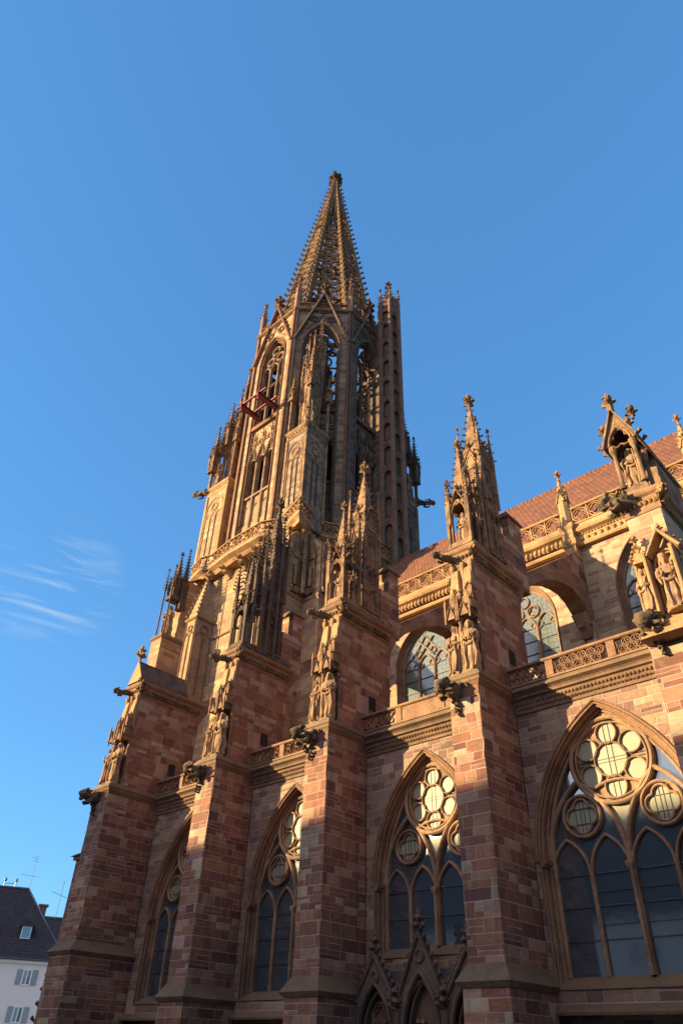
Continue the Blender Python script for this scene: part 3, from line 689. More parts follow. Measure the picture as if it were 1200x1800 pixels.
# ---- balustrades above the aisle
def balustrade(F, u0, u1, v0, v1, w0, w1, mat, posts, pattern, parent, name='balustrade', cell=None, b=.05, posts_w=.16):
    mb = MB(); mb.M = F; hh = v1-v0
    mb.loft([[(u0, v, w_) for v, w_ in ((v1-.13, w0), (v1-.13, w1+.02), (v1-.09, w1+.07), (v1, w1+.05), (v1+.03, (w0+w1)/2), (v1, w0-.04), (v1-.09, w0-.05))], [(u1, v, w_) for v, w_ in ((v1-.13, w0), (v1-.13, w1+.02), (v1-.09, w1+.07), (v1, w1+.05), (v1+.03, (w0+w1)/2), (v1, w0-.04), (v1-.09, w0-.05))]])
    mb.box(u0, u1, v0, v0+.09, w0, w1)
    xs = [u0]+[p for p in posts if u0 < p < u1]+[u1]
    for p in posts:
        if u0 <= p <= u1: mb.box(p-posts_w, p+posts_w, v0+.09, v1-.13, w0, w1+.015)
    zc = (v0+.09+v1-.13)/2; ih = v1-.13-v0-.09; r = ih/2
    for i in range(len(xs)-1):
        a, c = xs[i]+(posts_w if xs[i] in posts else .03), xs[i+1]-(posts_w if xs[i+1] in posts else .03)
        if c-a < .25: continue
        pat = pattern[i % len(pattern)]
        if pat == 'solid': mb.box(a, c, v0+.09, v1-.13, w0+.03, w1-.03); continue
        st = cell or ih; n = max(1, round((c-a)/(st if pat != 'lattice' else st*.62))); dx = (c-a)/n
        for j in range(n):
            x = a+(j+.5)*dx
            if pat == 'quatre':
                mb.bar([(x-dx/2, zc-r), (x-dx/2, zc+r)], b, w0+.02, w1-.01)
                mb.bar(circ(x, zc, min(dx/2, r)-.01, 16), b*.8, w0+.02, w1-.02, closed=True)
                foils(mb, x, zc, r*.38, r*.36, 4, 0, b*.7, w0+.04, w1-.04, 5)
            elif pat == 'lattice':     # two rows of interlaced foiled circles
                for q, zz in ((0, zc+r*.42), (.5, zc-r*.50)):
                    xx = x+(q-.25)*dx
                    if xx > c-.1 or xx < a+.1: continue
                    mb.bar(circ(xx, zz, dx*.47, 14), b*.8, w0+.02, w1-.02, closed=True)
                    foils(mb, xx, zz, dx*.18, dx*.17, 3, PI/2, b*.6, w0+.04, w1-.04, 5)
                mb.bar([(x-dx*.5, zc+r), (x-dx*.22, zc+r*.1), (x-dx*.5, zc-r*.3)], b*.6, w0+.03, w1-.03)
            elif pat == 'wave':        # leaning fish-bladder curves
                mb.bar([(x-dx*.55, zc-r), (x-dx*.2, zc-r*.5), (x-dx*.05, zc), (x+dx*.2, zc+r*.5), (x+dx*.55, zc+r)], b*.8, w0+.02, w1-.02)
                mb.bar(circ(x-.02, zc+r*.42, r*.40, 12), b*.65, w0+.03, w1-.03, closed=True)
                mb.bar(circ(x+.02, zc-r*.42, r*.40, 12), b*.65, w0+.03, w1-.03, closed=True)
            elif pat == 'flow':        # wavy vine with foils
                s_ = 1 if j % 2 else -1
                mb.bar([(x-dx/2, zc-s_*r*.9), (x-dx*.3, zc-s_*r*.55), (x, zc), (x+dx*.3, zc+s_*r*.55), (x+dx/2, zc+s_*r*.9)], b, w0+.02, w1)
                foils(mb, x-dx*.12, zc+s_*r*.42, r*.22, r*.22, 3, s_*PI/2, b*.7, w0+.03, w1-.03, 4)
                foils(mb, x+dx*.16, zc-s_*r*.42, r*.22, r*.22, 3, -s_*PI/2, b*.7, w0+.03, w1-.03, 4)
    o = mb.build(name, mat, parent); return o
FB = FS
balustrade(FB, 0.02, 6.60, 13.90, 14.75, .22, .40, M_mould, [1.95, 4.55], ['lattice'], nave)
balustrade(FB, -7.98, -1.41, 13.90, 14.75, .22, .40, M_mould, [-5.75, -3.35], ['wave', 'solid', 'solid'], nave)
balustrade(FB, -15.9, -9.42, 13.90, 14.75, .22, .40, M_mould, [-13.5, -11.4], ['wave'], nave)
balustrade(FB, -24.4, -17.33, 13.90, 14.75, .22, .40, M_mould, [-22.0, -19.8], ['wave'], nave)
balustrade(FB, 8.3, 14, 13.90, 14.75, .22, .40, M_mould, [10.3, 12.3], ['lattice'], nave)
# aisle roof terrace behind
mb = MB(); mb.box(-26, 14, .05, 10.9, 13.4, 13.7); mb.build('aisle_roof', M_lead, nave)

# ---- clerestory
CW = [(-28.0, None), (-20.9, 2.25), (-12.5, 2.2), (-4.65, 2.2), (3.75, 2.2), (11.4, 2.2)]
mb = MB(); mb.M = FC
bd = [-22.4, -16.7, -8.6, -.45, 7.6, 16]
cen = [-19.6, -12.5, -4.65, 3.75, 11.4]
for i in range(5):
    wall_arch(mb, bd[i], bd[i+1], 13, 27.3, cen[i], 2.25, 23.4, 2.9 if i != 3 else 3.6, 20.6)
mb.build('clerestory_wall', M_cler, nave)
for i, cu in enumerate(cen):
    h = 2.9 if i != 3 else 3.6; a = 2.0
    win = MB(); win.M = FC; w0, w1 = -.62, -.40
    win.bar(arch(cu, a, 23.4, h-.3, 20.65, 14), .15, w0, w1)
    n = 3; sp = 2*a/n
    for j in range(n): lancet_bars(win, cu+(j-1)*sp, sp/2-.03, 23.1, .95, 20.65, .12, w0, w1)
    if i in (0, 2):
        for s in (-1, 1): foils(win, cu+s*.55, 24.35, .17, .19, 3, PI/2, .06, w0+.02, w1-.03, 6); win.bar(circ(cu+s*.55, 24.37, .40, 16), .09, w0, w1-.02, closed=True)
        win.bar(circ(cu, 25.15, .36, 16), .09, w0, w1-.02, closed=True)
    else:
        win.bar([(cu-sp/2, 23.9), (cu, 24.6), (cu+sp/2, 25.3)], .10, w0, w1); win.bar([(cu+sp/2, 23.9), (cu, 24.6), (cu-sp/2, 25.3)], .10, w0, w1)
        win.bar([(cu-sp, 24.0), (cu-sp*.5, 24.6), (cu, 25.5)], .08, w0, w1-.02); win.bar([(cu+sp, 24.0), (cu+sp*.5, 24.6), (cu, 25.5)], .08, w0, w1-.02)
        for s in (-1, 1): foils(win, cu+s*.62, 24.25, .12, .14, 3, PI/2, .05, w0+.02, w1-.03, 5)
    win.mat = 1
    for z_ in (21.5, 22.35, 23.2): win.box(cu-a, cu+a, z_, z_+.04, -.53, -.48)
    wo_ = win.build('window', [M_trac, M_lead], nave, smooth=35)
    g = MB(); g.M = FC; P = arch(cu, a+.02, 23.4, h-.28, 20.6, 14); g.add([(u, v, -.54) for u, v in P], [tuple(range(len(P)))]); g.build('leaded_glass', M_glass_lead, wo_)
    m = MB(); m.M = FC
    reveal(m, cu, 2.25, 23.4, h, 20.6, [(-.02,.0),(.0,0),(.06,-.10),(.06,-.2),(.14,-.26),(.14,-.36),(.25,-.44),(.27,-.66)], 14)
    for ins, w_, r_ in ((.03, .02, .06), (.09, -.16, .055), (.18, -.32, .055)): m.tube([(u, v, w_) for u, v in arch(cu, 2.25, 23.4, h, 20.6, 14, ins)], r_, 6)
    m.loft([[(cu-2.3, v, w_) for v, w_ in ((20.1,-.1),(20.15,.12),(20.62,-.5))], [(cu+2.3, v, w_) for v, w_ in ((20.1,-.1),(20.15,.12),(20.62,-.5))]])
    m.build('arch_moulding', M_mould, wo_, smooth=35)
# clerestory cornice with bobble frieze, balustrade and pinnacled posts
for i in range(5):
    u0, u1 = bd[i]+(.45 if i else 0), bd[i+1]-.45
    mb = MB(); mb.M = FC
    prof = [(27.08, -.1), (27.08, .40), (27.20, .46), (27.32, .40), (27.40, .14), (28.0, .20), (28.12, .52), (28.28, .60), (28.45, .60), (28.70, .42), (28.70, -.3)]
    if i == 3 or i == 4: prof = [(v, w_*.8) for v, w_ in prof]
    mb.loft([[(bd[i], v, w_) for v, w_ in prof], [(bd[i+1], v, w_) for v, w_ in prof]])
    co = mb.build('cornice', M_light, nave)
    fb = MB()
    if i < 3: leafband(fb, FC, u0, u1, 27.78, .26, .30, .50, 1, 0, True)
    else: leafband(fb, FC, u0, u1, 27.66, .14, .42, .30, 1)
    leafband(fb, FC, u0, u1, 27.95, .2, .20, .16, 1)
    fb.build('leaf_frieze', M_light, co, smooth=45)
    balustrade(FC, bd[i]+(.4 if i else 0), bd[i+1]-.4, 28.70, 30.0, .18, .40, M_light, [], ['quatre'], nave, cell=.98, b=.085)
for x, hgt in ((-.45, 1), (7.6, 1)):
    mb = MB(); y = 10.55
    mb.stack(x-.36, x+.36, y-.3, y+.5, [(0, 26.2), (0, 27.0), (.10, 27.1), (.12, 27.5), (.0, 27.6), (0, 28.3), (.14, 28.5), (.14, 28.7), (0, 28.8)])
    mb.ngon(x, y+.05, .38, 8, 28.8, 31.2, .33, PI/8)
    for k in range(4):
        a = k*90; n = Vector((math.cos(R(a)), math.sin(R(a)), 0)); F = frame((x+n.x*.30, y+.05+n.y*.30, 0), a); gable(mb, F, 0, .26, 30.7, .7, -.1, .06, 2, .06, .16)
    spirelet(mb, x, y+.05, 31.1, .34, 1.7, 8, 3, .17, .36, PI/8)
    for k in range(8): crocket(mb, (x, y-.3, 27.3), (math.cos(k), -1, math.sin(k)), .25)
    mb.build('eaves_pinnacle', M_light, nave)
    mb = MB(); mb.box(x-.3, x+.3, 10.62, 10.95, 16, 26.3); mb.build('wall_pilaster', M_cler, nave)
# roof
mb = MB()
mb.loft([[(x, 11.35, 28.75), (x, 11.45, 28.55), (x, 16.8, 37.25), (x, 22.15, 28.55), (x, 22.25, 28.75), (x, 16.8, 37.42)] for x in (-23.5, 17)])
rf = mb.build('roof', M_roof, nave)
mb = MB()
x = -23.3
while x < 17: mb.tube([(x, 16.8, 37.36), (x+.42, 16.8, 37.40)], [.13, .16], 6); x += .42
mb.build('ridge_tiles', M_roof, rf)

# ------------------------------------------------------------------ buttresses with piers, niches, flyers
ORD = {'A': 'westernmost', 'B': 'second', 'C': 'third', 'D': 'fourth', 'E': 'nearest'}
for key, B in BUT.items():
    x0, x1, d, zw = B['x0'], B['x1'], B['d'], B['zw']; yf = -d; cxm = (x0+x1)/2
    lo = MB()
    wl = .17 if key != 'A' else .24
    lo.pier(x0, x1, yf, -.01, zw-.1, 13.5, seed=ord(key))
    lo.pier(x0-wl, x1+wl, yf-wl, -.02, -.3, zw-.62)
    P = lo.build('buttress', M_pier, nave)
    c = MB()
    c.frus((x0-wl-.16, x1+wl+.16, yf-wl-.16, -.01, zw-.50), (x0-.002, x1+.002, yf-.002, -.01, zw))
    c.frus((x0-wl-.04, x1+wl+.04, yf-wl-.04, -.012, zw-.66), (x0-wl-.17, x1+wl+.17, yf-wl-.17, -.012, zw-.50))
    c.build('weathering', M_cap, P)
    c = MB()
    c.stack(x0, x1, yf, .0, [(0, 13.38), (.03, 13.42), (.10, 13.52), (.14, 13.56), (.16, 13.66), (.22, 13.72), (.22, 13.78), (.04, 14.0), (0, 14.0)])
    c.build('ledge', M_cap, P)
    # ---- upper pier
    ux0, ux1 = x0+.12, x1-.10
    if key == 'E': ux0, ux1 = 7.0, 8.32
    ufy = yf+.72 if key != 'E' else yf+.15
    ztop = 20.45 if key != 'E' else 18.9
    up = MB()
    up.pier(ux0, ux1, ufy, 1.95, 13.95, ztop-.5, seed=ord(key)+1)
    UP = up.build('upper_pier', M_pier_up if key != 'E' else M_cler, nave)
    c = MB()
    c.stack(ux0, ux1, ufy, 1.95, [(0, ztop-.95), (.04, ztop-.92), (.04, ztop-.84), (.02, ztop-.80), (.10, ztop-.30), (.20, ztop-.22), (.24, ztop-.12), (.24, ztop-.04), (.04, ztop+.12)])
    cp = c.build('cornice', M_pier_up if key in 'X' else M_mould, UP)
    fb = MB()
    leafband(fb, frame((0, ufy, 0), -90), ux0, ux1, ztop-.52, .07, .17, .24, 1)
    leafband(fb, frame((ux1, 0, 0), 0), ufy, 1.95, ztop-.52, .07, .17, .22, 2, .16)
    for k in range(14): crocket(fb, (ux1+.12+random.uniform(-.15,.1), ufy-.12+random.uniform(-.1,.2), ztop-.35+random.uniform(-.35,.25)), (random.uniform(-.2,1), random.uniform(-1,.2), random.uniform(-.3,.5)), .30)
    fb.build('leaf_frieze', M_orn if key != 'E' else M_light, cp)
    # dark plate on the solid pier, standing in for a shaded passage hole
    h = MB(); h.box(ux1-.03, ux1+.012, .25, .75, 15.35, 16.05); h.build('passage_shade_plate', M_void, UP)
    # ---- flying buttress
    fl = MB()
    fl.M = frame((0, 0, 0), axes=(Vector((0,1,0)), Vector((0,0,1)), Vector((1,0,0))))
    ztp = 20.6; zwl = 27.05
    und = [(1.94, 18.0), (2.0, 19.1), (2.6, 20.1), (3.4, 20.85), (4.5, 21.65), (5.6, 22.3), (6.7, 22.8), (7.7, 23.05), (8.6, 23.15), (9.4, 22.95), (10.1, 22.45), (10.92, 21.9)]
    top = [(y, ztp+(zwl-ztp)*(y-1.94)/(10.9-1.94)) for y, z in und]
    w0, w1 = ux0+.18, ux1-.045
    rings = [[(a[0], a[1], w0), (a[0], a[1], w1), (b[0], b[1], w1), (b[0], b[1], w0)] for a, b in zip(und, top)]
    fl.loft(rings)
    F_ = fl.build('flying_buttress', M_pier_up if key not in 'E' else M_cler, nave)
    ar = MB(); ar.M = fl.M
    for i in range(len(und)-1):
        a, b = Vector(und[i]), Vector(und[i+1]); t = (b-a).normalized(); n_ = Vector((-t.y, t.x)); g = t*.012
        Q = [a+g-n_*.03, b-g-n_*.03, b-g+n_*.42, a+g+n_*.42]
        ar.loft([[(p.x, p.y, w0-.012) for p in Q], [(p.x, p.y, w1+.012) for p in Q]])
    ar.M = I4
    ar.build('arch_stones', M_mould, F_)
    cb = MB(); cb.frus((w0+.2, w1-.2, 10.4, 10.92, 20.9), (w0, w1, 9.9, 10.92, 22.3)); crocket(cb, (cxm, 10.4, 21.4), (0,-1,0), .5); crocket(cb, (cxm+.3, 10.5, 21.6), (.6,-1,0), .4)
    cb.build('corbel', M_mould, F_)
    # ---- gargoyles
    g = MB(); gargoyle(g, (x0+x1)/2-.30, yf+.02, 13.25, -104, 1.05, .92)
    for k in range(6): crocket(g, (cxm-.35+random.uniform(-.15,.15), yf-.02, 12.95-.13*k), (random.uniform(-.6,.6), -1, -.2), .30-.02*k)
    roughen(g, .035, ord(key))
    g.build('gargoyle', M_garg, P, smooth=45)
    if key != 'E':
        g = MB(); gargoyle(g, ux0+.15, ufy-.15, ztop-.50, -118, .95, .55); roughen(g, .02, 2)
        g.build('gargoyle', M_garg, UP, smooth=45)
    else:
        g = MB(); gargoyle(g, ux0+.25, ufy-.1, ztop-.30, -150, 1.0, 1.0); roughen(g, .04, 4); g.build('gargoyle', M_garg, UP, smooth=45)

    if key != 'E':
        # ---- canopied niche with a pair of figures
        c = MB(); yy = ufy-.36; zb = 14.0
        xm = ux0+.56
        c.lathe(xm, yy-.12, [(.16, zb), (.16, zb+.12), (.10, zb+.2), (.085, zb+.3), (.08, zb+2.35), (.11, zb+2.42), (.17, zb+2.6), (.16, zb+2.68)], 10)
        for x in (ux0-.03, ux1+.0): c.lathe(x, ufy+.0, [(.12, zb), (.07, zb+.25), (.065, zb+2.4), (.12, zb+2.6)], 8)
        for j, (px, w_) in enumerate(((ux0+.20, .46), (ux1-.30, .50))):
            # canopy: gabled little box with pendants, turret and stone cone
            T = MB(); 
            F = Matrix.Translation((px, yy, 0)); c.M = F
            q = w_/2+.04
            c.frus((-q*.7, q*.7, -q*.6, q*.9, zb+2.62), (-q, q, -q, q, zb+2.8)); c.box(-q, q, -q, q, zb+2.8, zb+3.0)
            for k in range(4):
                a = k*90; n = Vector((math.cos(R(a)), math.sin(R(a)), 0)); G = F @ frame((n.x*q, n.y*q, 0), a)
                sv = c.M; gable(c, G, 0, q*.85, zb+2.62, .62, -.06, .05, 2, .05, .11, fill=True, fin=False); c.M = F
            for sx in (-1, 1):
                for sy in (-1, 1):
                    c.box(sx*q-.04, sx*q+.04, sy*q-.04, sy*q+.04, zb+2.45, zb+3.35); c.ngon(sx*q, sy*q, .07, 4, zb+3.35, zb+3.75, .01, PI/4)
            c.ngon(0, 0, q*.72, 4, zb+3.0, zb+3.55, a0=PI/4)
            c.ngon(0, .05, q*.85, 6, zb+3.5, zb+4.35, .02)
            c.M = I4
        # central turret and small side turret
        for px, zz in ((xm, zb+2.68), (ux1-.02, zb+2.9)):
            c.box(px-.15, px+.15, yy-.18, yy+.18, zz, zz+1.0); c.stack(px-.15, px+.15, yy-.18, yy+.18, [(0, zz+.45), (.04, zz+.47), (.04, zz+.53), (0, zz+.55)])
            for sx in (-1, 1): c.box(px+sx*.13-.02, px+sx*.13+.02, yy-.21, yy-.18, zz, zz+1.0)
            gable(c, frame((px, yy-.20, 0), -90), 0, .19, zz+.98, .28, -.1, .03, 0, .045, .08, fin=False); c.M = I4
            c.ngon(px, yy, .26, 4, zz+.98, zz+1.5, .02, PI/4)
        C_ = c.build('canopy', M_orn, UP)
        c = MB()                      # pale faceted stone cones leaning back to the cornice
        for px in (ux0+.22, ux1-.28):
            c.loft([[(px-.27, ufy-.34, zb+3.45), (px+.27, ufy-.34, zb+3.45), (px+.30, ufy+.02, zb+3.45), (px-.30, ufy+.02, zb+3.45)],
                    [(px-.16, ufy-.10, zb+5.3), (px+.16, ufy-.10, zb+5.3), (px+.2, ufy+.02, zb+5.35), (px-.2, ufy+.02, zb+5.35)]])
        for px in (ux0+.1, xm+.08, ux1-.1):
            c.lathe(px, ufy-.05, [(.07, zb+4.1), (.06, zb+5.2), (.14, zb+5.45), (.15, zb+5.6)], 7)
        c.build('stone_cone', M_light, UP)
        st = {'A': ('bearded figure with bowed head in the niche of the westernmost buttress, left of the pair', 'robed figure facing the square in the niche of the westernmost buttress, right of the pair'),
              'B': ('slim draped figure on the second buttress from the west, nearer the left edge', 'hooded figure in deep folds on the second buttress from the west, beside the dark recess'),
              'C': ('figure in a long smooth robe left of the central column on the third buttress', 'figure with curled hair holding a book right of the column on the third buttress'),
              'D': ('bearded figure gathering up its cloak, left of the column on the fourth buttress', 'long-haired figure in open coat, right of the column on the fourth buttress')}[key]
        statue('statue', st[0], ux0+.16, yy-.02, zb+.10, 2.30, -112, group='niche figures on the buttresses', style=(1 if key in 'BC' else 0), seed=ord(key))
        statue('statue', st[1], ux1-.28, yy-.04, zb+.10, 2.36, -78, group='niche figures on the buttresses', style=(0 if key != 'B' else 1), seed=ord(key)+9)
    # ---- tops
    if key in 'CDB':
        mat = M_orn if key != 'B' else M_dark  # second pinnacle's shadow put into its stone colour, along with soot
        dz = {'D': .9, 'C': .1, 'B': .9}[key]
        xm = (ux0+ux1)/2; zc = ztop+.1
        t = MB()
        t.frus((ux0-.12, ux1+.12, ufy-.12, 1.9, zc), (ux0+.05, ux1-.05, ufy+.15, 1.8, zc+.45))
        tabernacle(t, xm, ufy+.60, zc+.25, 1.02, 2.5, 1.15, 3.3, .19, True, 8, open_=True, cor_h=1.25)
        hs_ = {'D': 6.7, 'C': 6.4, 'B': 7.6}[key]
        tabernacle(t, xm, ufy+2.35, zc+.3, 1.22, hs_, 1.35, {'D': 3.5, 'C': 3.2, 'B': 3.2}[key], .26, True, 7, cor_h=2.5, fs=.56)
        for sx in (-1, 1):            # slender flying pinnacles at the flanks
            tx = xm+sx*.58
            t.box(tx-.09, tx+.09, ufy+1.25, ufy+1.43, zc, zc+4.3); spirelet(t, tx, ufy+1.34, zc+4.3, .14, 1.9, 4, 6, .13, .2)
            t.box(tx-.07, tx+.07, ufy+.0, ufy+.14, zc, zc+2.9); spirelet(t, tx, ufy+.07, zc+2.9, .10, 1.1, 4, 5, .10, .16)
            # blind tracery on the flanks of the tall stage
            F = frame((xm+sx*.54, ufy+2.35, 0), 0 if sx > 0 else 180); t.M = F
            t.bar(arch(0, .40, zc+5.6, .9, zc+.6, 6), .09, -.02, .12); t.bar([(0, zc+.6), (0, zc+5.3)], .06, -.02, .05)
            foils(t, 0, zc+5.3, .10, .11, 4, 0, .04, -.02, .06, 4); t.M = I4
            for k in range(7): crocket(t, (xm+sx*.60, ufy+1.9+.15*k, zc+2.9+.2*math.sin(k*2.1)), (sx, -.4, .2), .24)
        rn = random.Random(ord(key))
        for i in range(170 if key == 'B' else 90):
            yy_ = ufy+rn.uniform(.1, 3.0); zz_ = zc+rn.uniform(1.2, 8.2) if yy_ > ufy+1.7 else zc+rn.uniform(1.5, 4.6)
            ex = rn.choice((-1, 1)); crocket(t, (xm+ex*(.5 if yy_ > ufy+1.2 else .48), yy_, zz_), (ex, rn.uniform(-1, .4), .2), rn.uniform(.16, .28))
        if key == 'B':
            for i in range(9):
                yy_ = ufy+.15+.32*i; xx_ = xm+.66*(1 if i % 2 else -1); hh_ = 3.0+i*.62+rn.uniform(-.4, .4)
                hh_ += 1.2; t.box(xx_-.09, xx_+.09, yy_-.09, yy_+.09, zc, zc+hh_); spirelet(t, xx_, yy_, zc+hh_, .15, 1.9, 4, 7, .20, .26)
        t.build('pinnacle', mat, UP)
        bk = MB(); bk.box(ux0+.02, ux1-.02, 2.0 if key != 'D' else 2.0, 3.25 if key == 'D' else 2.85, 20.2, 24.4)
        bk.box(ux0+.02, ux1-.02, 1.2, 2.0, 20.5, 22.8)
        bk.build('pier_block', M_pier_up, UP)
        c = MB(); ye = 3.25 if key == 'D' else 2.85; c.frus((ux0-.10, ux1+.10, 1.85, ye+.12, 24.4), (ux0+.1, ux1-.1, 2.1, ye-.2, 24.85)); c.build('weathering', M_cap, UP)
        if key == 'D':
            statue('statue', 'small saint standing inside the open pinnacle house of the fourth buttress', xm-.02, ufy+.50, zc+.42, 1.9, -85, style=1, seed=77)
        if key == 'C':
            statue('statue', 'pale small figure under the pinnacle canopy of the third buttress', xm, ufy+.50, zc+.42, 1.8, -80, style=0, seed=78)
    if key == 'A':
        zc = ztop+.1
        c = MB(); c.loft([[(ux0-.12, y, zc), (ux1+.12, y, zc), (cxm, y, zc+1.5)] for y in (ufy-.15, .75)]); c.build('stone_roof', M_dark, UP)
        c = MB(); c.loft([[(ux0-.1, y, zc), (ux1+.1, y, zc), (cxm, y, zc+1.52)] for y in (ufy-.22, ufy-.12)])
        finial(c, cxm, ufy-.15, zc+1.4, .55); c.build('gable_stone', M_light, UP)
        n_ = MB(); n_.box(-26.15, -25.0, .72, 2.3, zc-.1, 26.9)
        NP = n_.build('needle_pier', M_light, UP)
        c = MB()
        for F, a_, b_ in ((frame((0, .72, 0), -90), -26.15, -25.0), (frame((-25.0, 0, 0), 0), .72, 2.3)):
            c.M = F; mid = (a_+b_)/2; q = (b_-a_)/2
            for u in (a_+.06, b_-.06): c.bar([(u, zc+.2), (u, 26.8)], .10, -.02, .06)
            for s in (-1, 1): c.bar(arch(mid+s*q*.46, q*.40, 25.2, .6, zc+.6, 6), .07, -.02, .06)
            c.bar(circ(mid, 26.1, q*.45, 16), .08, -.02, .06, closed=True); foils(c, mid, 26.1, q*.17, q*.17, 4, 0, .05, -.02, .05, 4)
        c.M = I4
        c.stack(-26.15, -25.0, .72, 2.3, [(0, 26.75), (.12, 26.85), (.14, 26.95), (.02, 27.05)])
        c.build('blind_tracery', M_mould, NP)
        c = MB(); X0, X1, Y0, Y1 = -26.15, -25.0, .72, 2.3; ax, ay = (X0+X1)/2, (Y0+Y1)/2
        c.frus((X0, X1, Y0, Y1, 27.0), (ax-.07, ax+.07, ay-.07, ay+.07, 30.6))
        for px, py in ((X0, Y0), (X1, Y0), (X1, Y1), (X0, Y1)):
            for i in range(9):
                t = (i+.5)/9; crocket(c, (px+(ax-px)*t, py+(ay-py)*t, 27+3.6*t), (px-ax, py-ay, 0), .26*(1-.3*t))
        finial(c, ax, ay, 30.5, .5)
        c.build('pyramid_cap', M_light, NP)
    if key == 'E':
        # open aedicule with gable on four columns, seated beside the ridge
        zc = 19.0; xm = (ux0+ux1)/2-.08
        c = MB(); c.stack(ux0+.1, ux1-.2, ufy+.05, ufy+1.5, [(0, zc), (0, zc+.25), (-.1, zc+.5)])
        for px in (ux0+.18, ux1-.30):
            for py in (ufy+.18, ufy+1.15):
                c.lathe(px, py, [(.16, zc+.5), (.15, zc+.62), (.09, zc+.75), (.085, zc+2.25), (.09, zc+2.3), (.14, zc+2.42), (.18, zc+2.62), (.17, zc+2.7)], 10)
        a_ = (ux1-ux0-.2)/2
        for yv in (ufy+.12, ufy+1.20):
            c.M = frame((0, yv, 0), -90)
            P = arch(xm, a_*.80, zc+2.7, .85, None, 8)
            o = [(xm-a_*1.12, zc+2.7)]+[(xm-a_*1.12+(a_*1.12)*i/8, zc+2.7+1.75*i/8) for i in range(1, 9)]+[(xm+(a_*1.12)*i/8, zc+4.45-1.75*i/8) for i in range(1, 9)]
            n = len(P); o = o[:n]
            c.loft([[(p[0], p[1], -.10), (p[0], p[1], .10), (q[0], q[1], .10), (q[0], q[1], -.10)] for p, q in zip(P, o)])
            c.bar(P, .10, .02, .15)
            foils(c, xm, zc+2.95, .24, .26, 3, PI/2, .06, -.05, .06, 6)
            c.M = I4
        a2 = a_*1.22
        for s in (-1, 1):
            c.loft([[(xm, y, zc+4.62), (xm, y, zc+4.46), (xm+s*a2, y, zc+2.62), (xm+s*(a2+.06), y, zc+2.74)] for y in (ufy-.12, 1.9)])
        c.box(ux0+.1, ux1-.1, ufy+1.7, 1.9, zc, zc+2.8)
        for k in range(4): crocket(c, (xm+(-1)**k*a2*.95, ufy+.1+.5*(k//2), zc+2.8), ((-1)**k, -.3, 0), .3)
        finial(c, xm, ufy+0.0, zc+4.5, .46); 
        c.lathe(xm, ufy, [(.16, zc+4.4), (.12, zc+5.0), (.2, zc+5.1), (.1, zc+5.3)], 6)
        finial(c, xm-.62, ufy+.3, zc+3.5, .34); finial(c, xm+.66, ufy+.4, zc+3.9, .38); finial(c, xm+.1, ufy+1.6, zc+4.5, .38)
        c.build('aedicule', M_orn, UP)
        statue('statue', 'draped figure inside the open columned housing on top of the nearest buttress', xm+.05, ufy+.62, zc+.6, 2.1, -80, style=1, seed=31)
        # gabled niche on the pier front with standing prophet and narrow side figure
        zc = 13.95; c = MB(); fy = ufy-.05
        nx = ux1-.42
        c.frus((ux0-.35, ux1+.1, fy-.75, fy+.1, 13.3), (ux0+.05, ux1, fy-.25, fy+.1, 14.35))
        for px in (ux0+.42, ux1+.05):
            c.box(px-.08, px+.08, fy-.55, fy+.02, 14.2, 17.2); c.lathe(px, fy-.58, [(.07, 14.3), (.06, 17.0), (.1, 17.15)], 7)
        c.box(ux0+.42, ux1+.05, fy-.02, fy+.06, 14.2, 17.6)
        gable(c, frame((0, fy-.35, 0), -90), nx+.18, .58, 17.0, 1.1, -.3, .22, 3, .12, .2, fill=False); c.M = I4
        c.M = frame((0, fy-.12, 0), -90); c.bar(arch(nx+.18, .50, 16.6, .7, 14.4, 7), .09, -.05, .10); foils(c, nx+.18, 16.75, .2, .22, 3, PI/2, .06, -.04, .06, 5); c.M = I4
        for px in (ux0-.02, ux0+.32): c.lathe(px, fy-.30, [(.055, 14.0), (.05, 17.3), (.09, 17.4)], 7)
        c.box(ux0-.10, ux0+.40, fy-.14, fy+.05, 13.9, 16.9)
        for i in range(4): crocket(c, (ux0+.05+.08*i, fy-.3, 17.1+.2*i), (-1, -.4, 0), .28)
        spirelet(c, ux0+.15, fy-.28, 16.9, .26, 1.1, 4, 3, .14, .25)
        c.stack(ux0-.15, ux0+.45, fy-.62, fy-.05, [(0, 13.75), (.06, 13.9), (0, 14.0)])
        c.v = [(x, y, 13.35+(z-14.0)*.82) for x, y, z in c.v]
        c.build('niche', M_light, UP)
        statue('statue', 'tall crowned prophet in a wide pleated robe in the gabled niche of the nearest buttress', nx+.06, fy-.40, 13.62, 2.05, -70, style=2, seed=5)
        statue('statue', 'narrow figure holding a slab beside the gabled niche of the nearest buttress', ux0+.16, fy-.42, 13.62, 1.85, -110, style=1, seed=12)

# ---- stair buttress stub seen past the westernmost buttress and a crocketed slope at its foot
mb = MB(); mb.box(-29.2, -26.3, -1.9, 3.0, 0, 10.9); mb.build('buttress', M_pier, nave)
mb = MB(); mb.frus((-29.5, -26.2, -2.2, 3, 10.9), (-28.6, -26.3, -1.0, 3, 11.6)); mb.box(-29.35, -26.25, -2.05, 3, 10.7, 10.9); mb.build('weathering', M_cap, nave)
mb = MB()
mb.M = frame((0, -2.95, 0), -90)
mb.bar([(-27.9, .2), (-27.2, 3.4), (-26.75, 5.9)], .22, -.4, .1)
for i in range(9):
    t = i/8; crocket(mb, (-27.95+1.1*t, .6+4.9*t, -.15), (-1, .25, 0), .34, (0, 1, 0)); crocket(mb, (-27.9+1.1*t, .4+4.9*t, .1), (-.5, .25, .8), .3, (0, 1, 0))
mb.M = I4
mb.build('portal_gable', M_dark, nave)

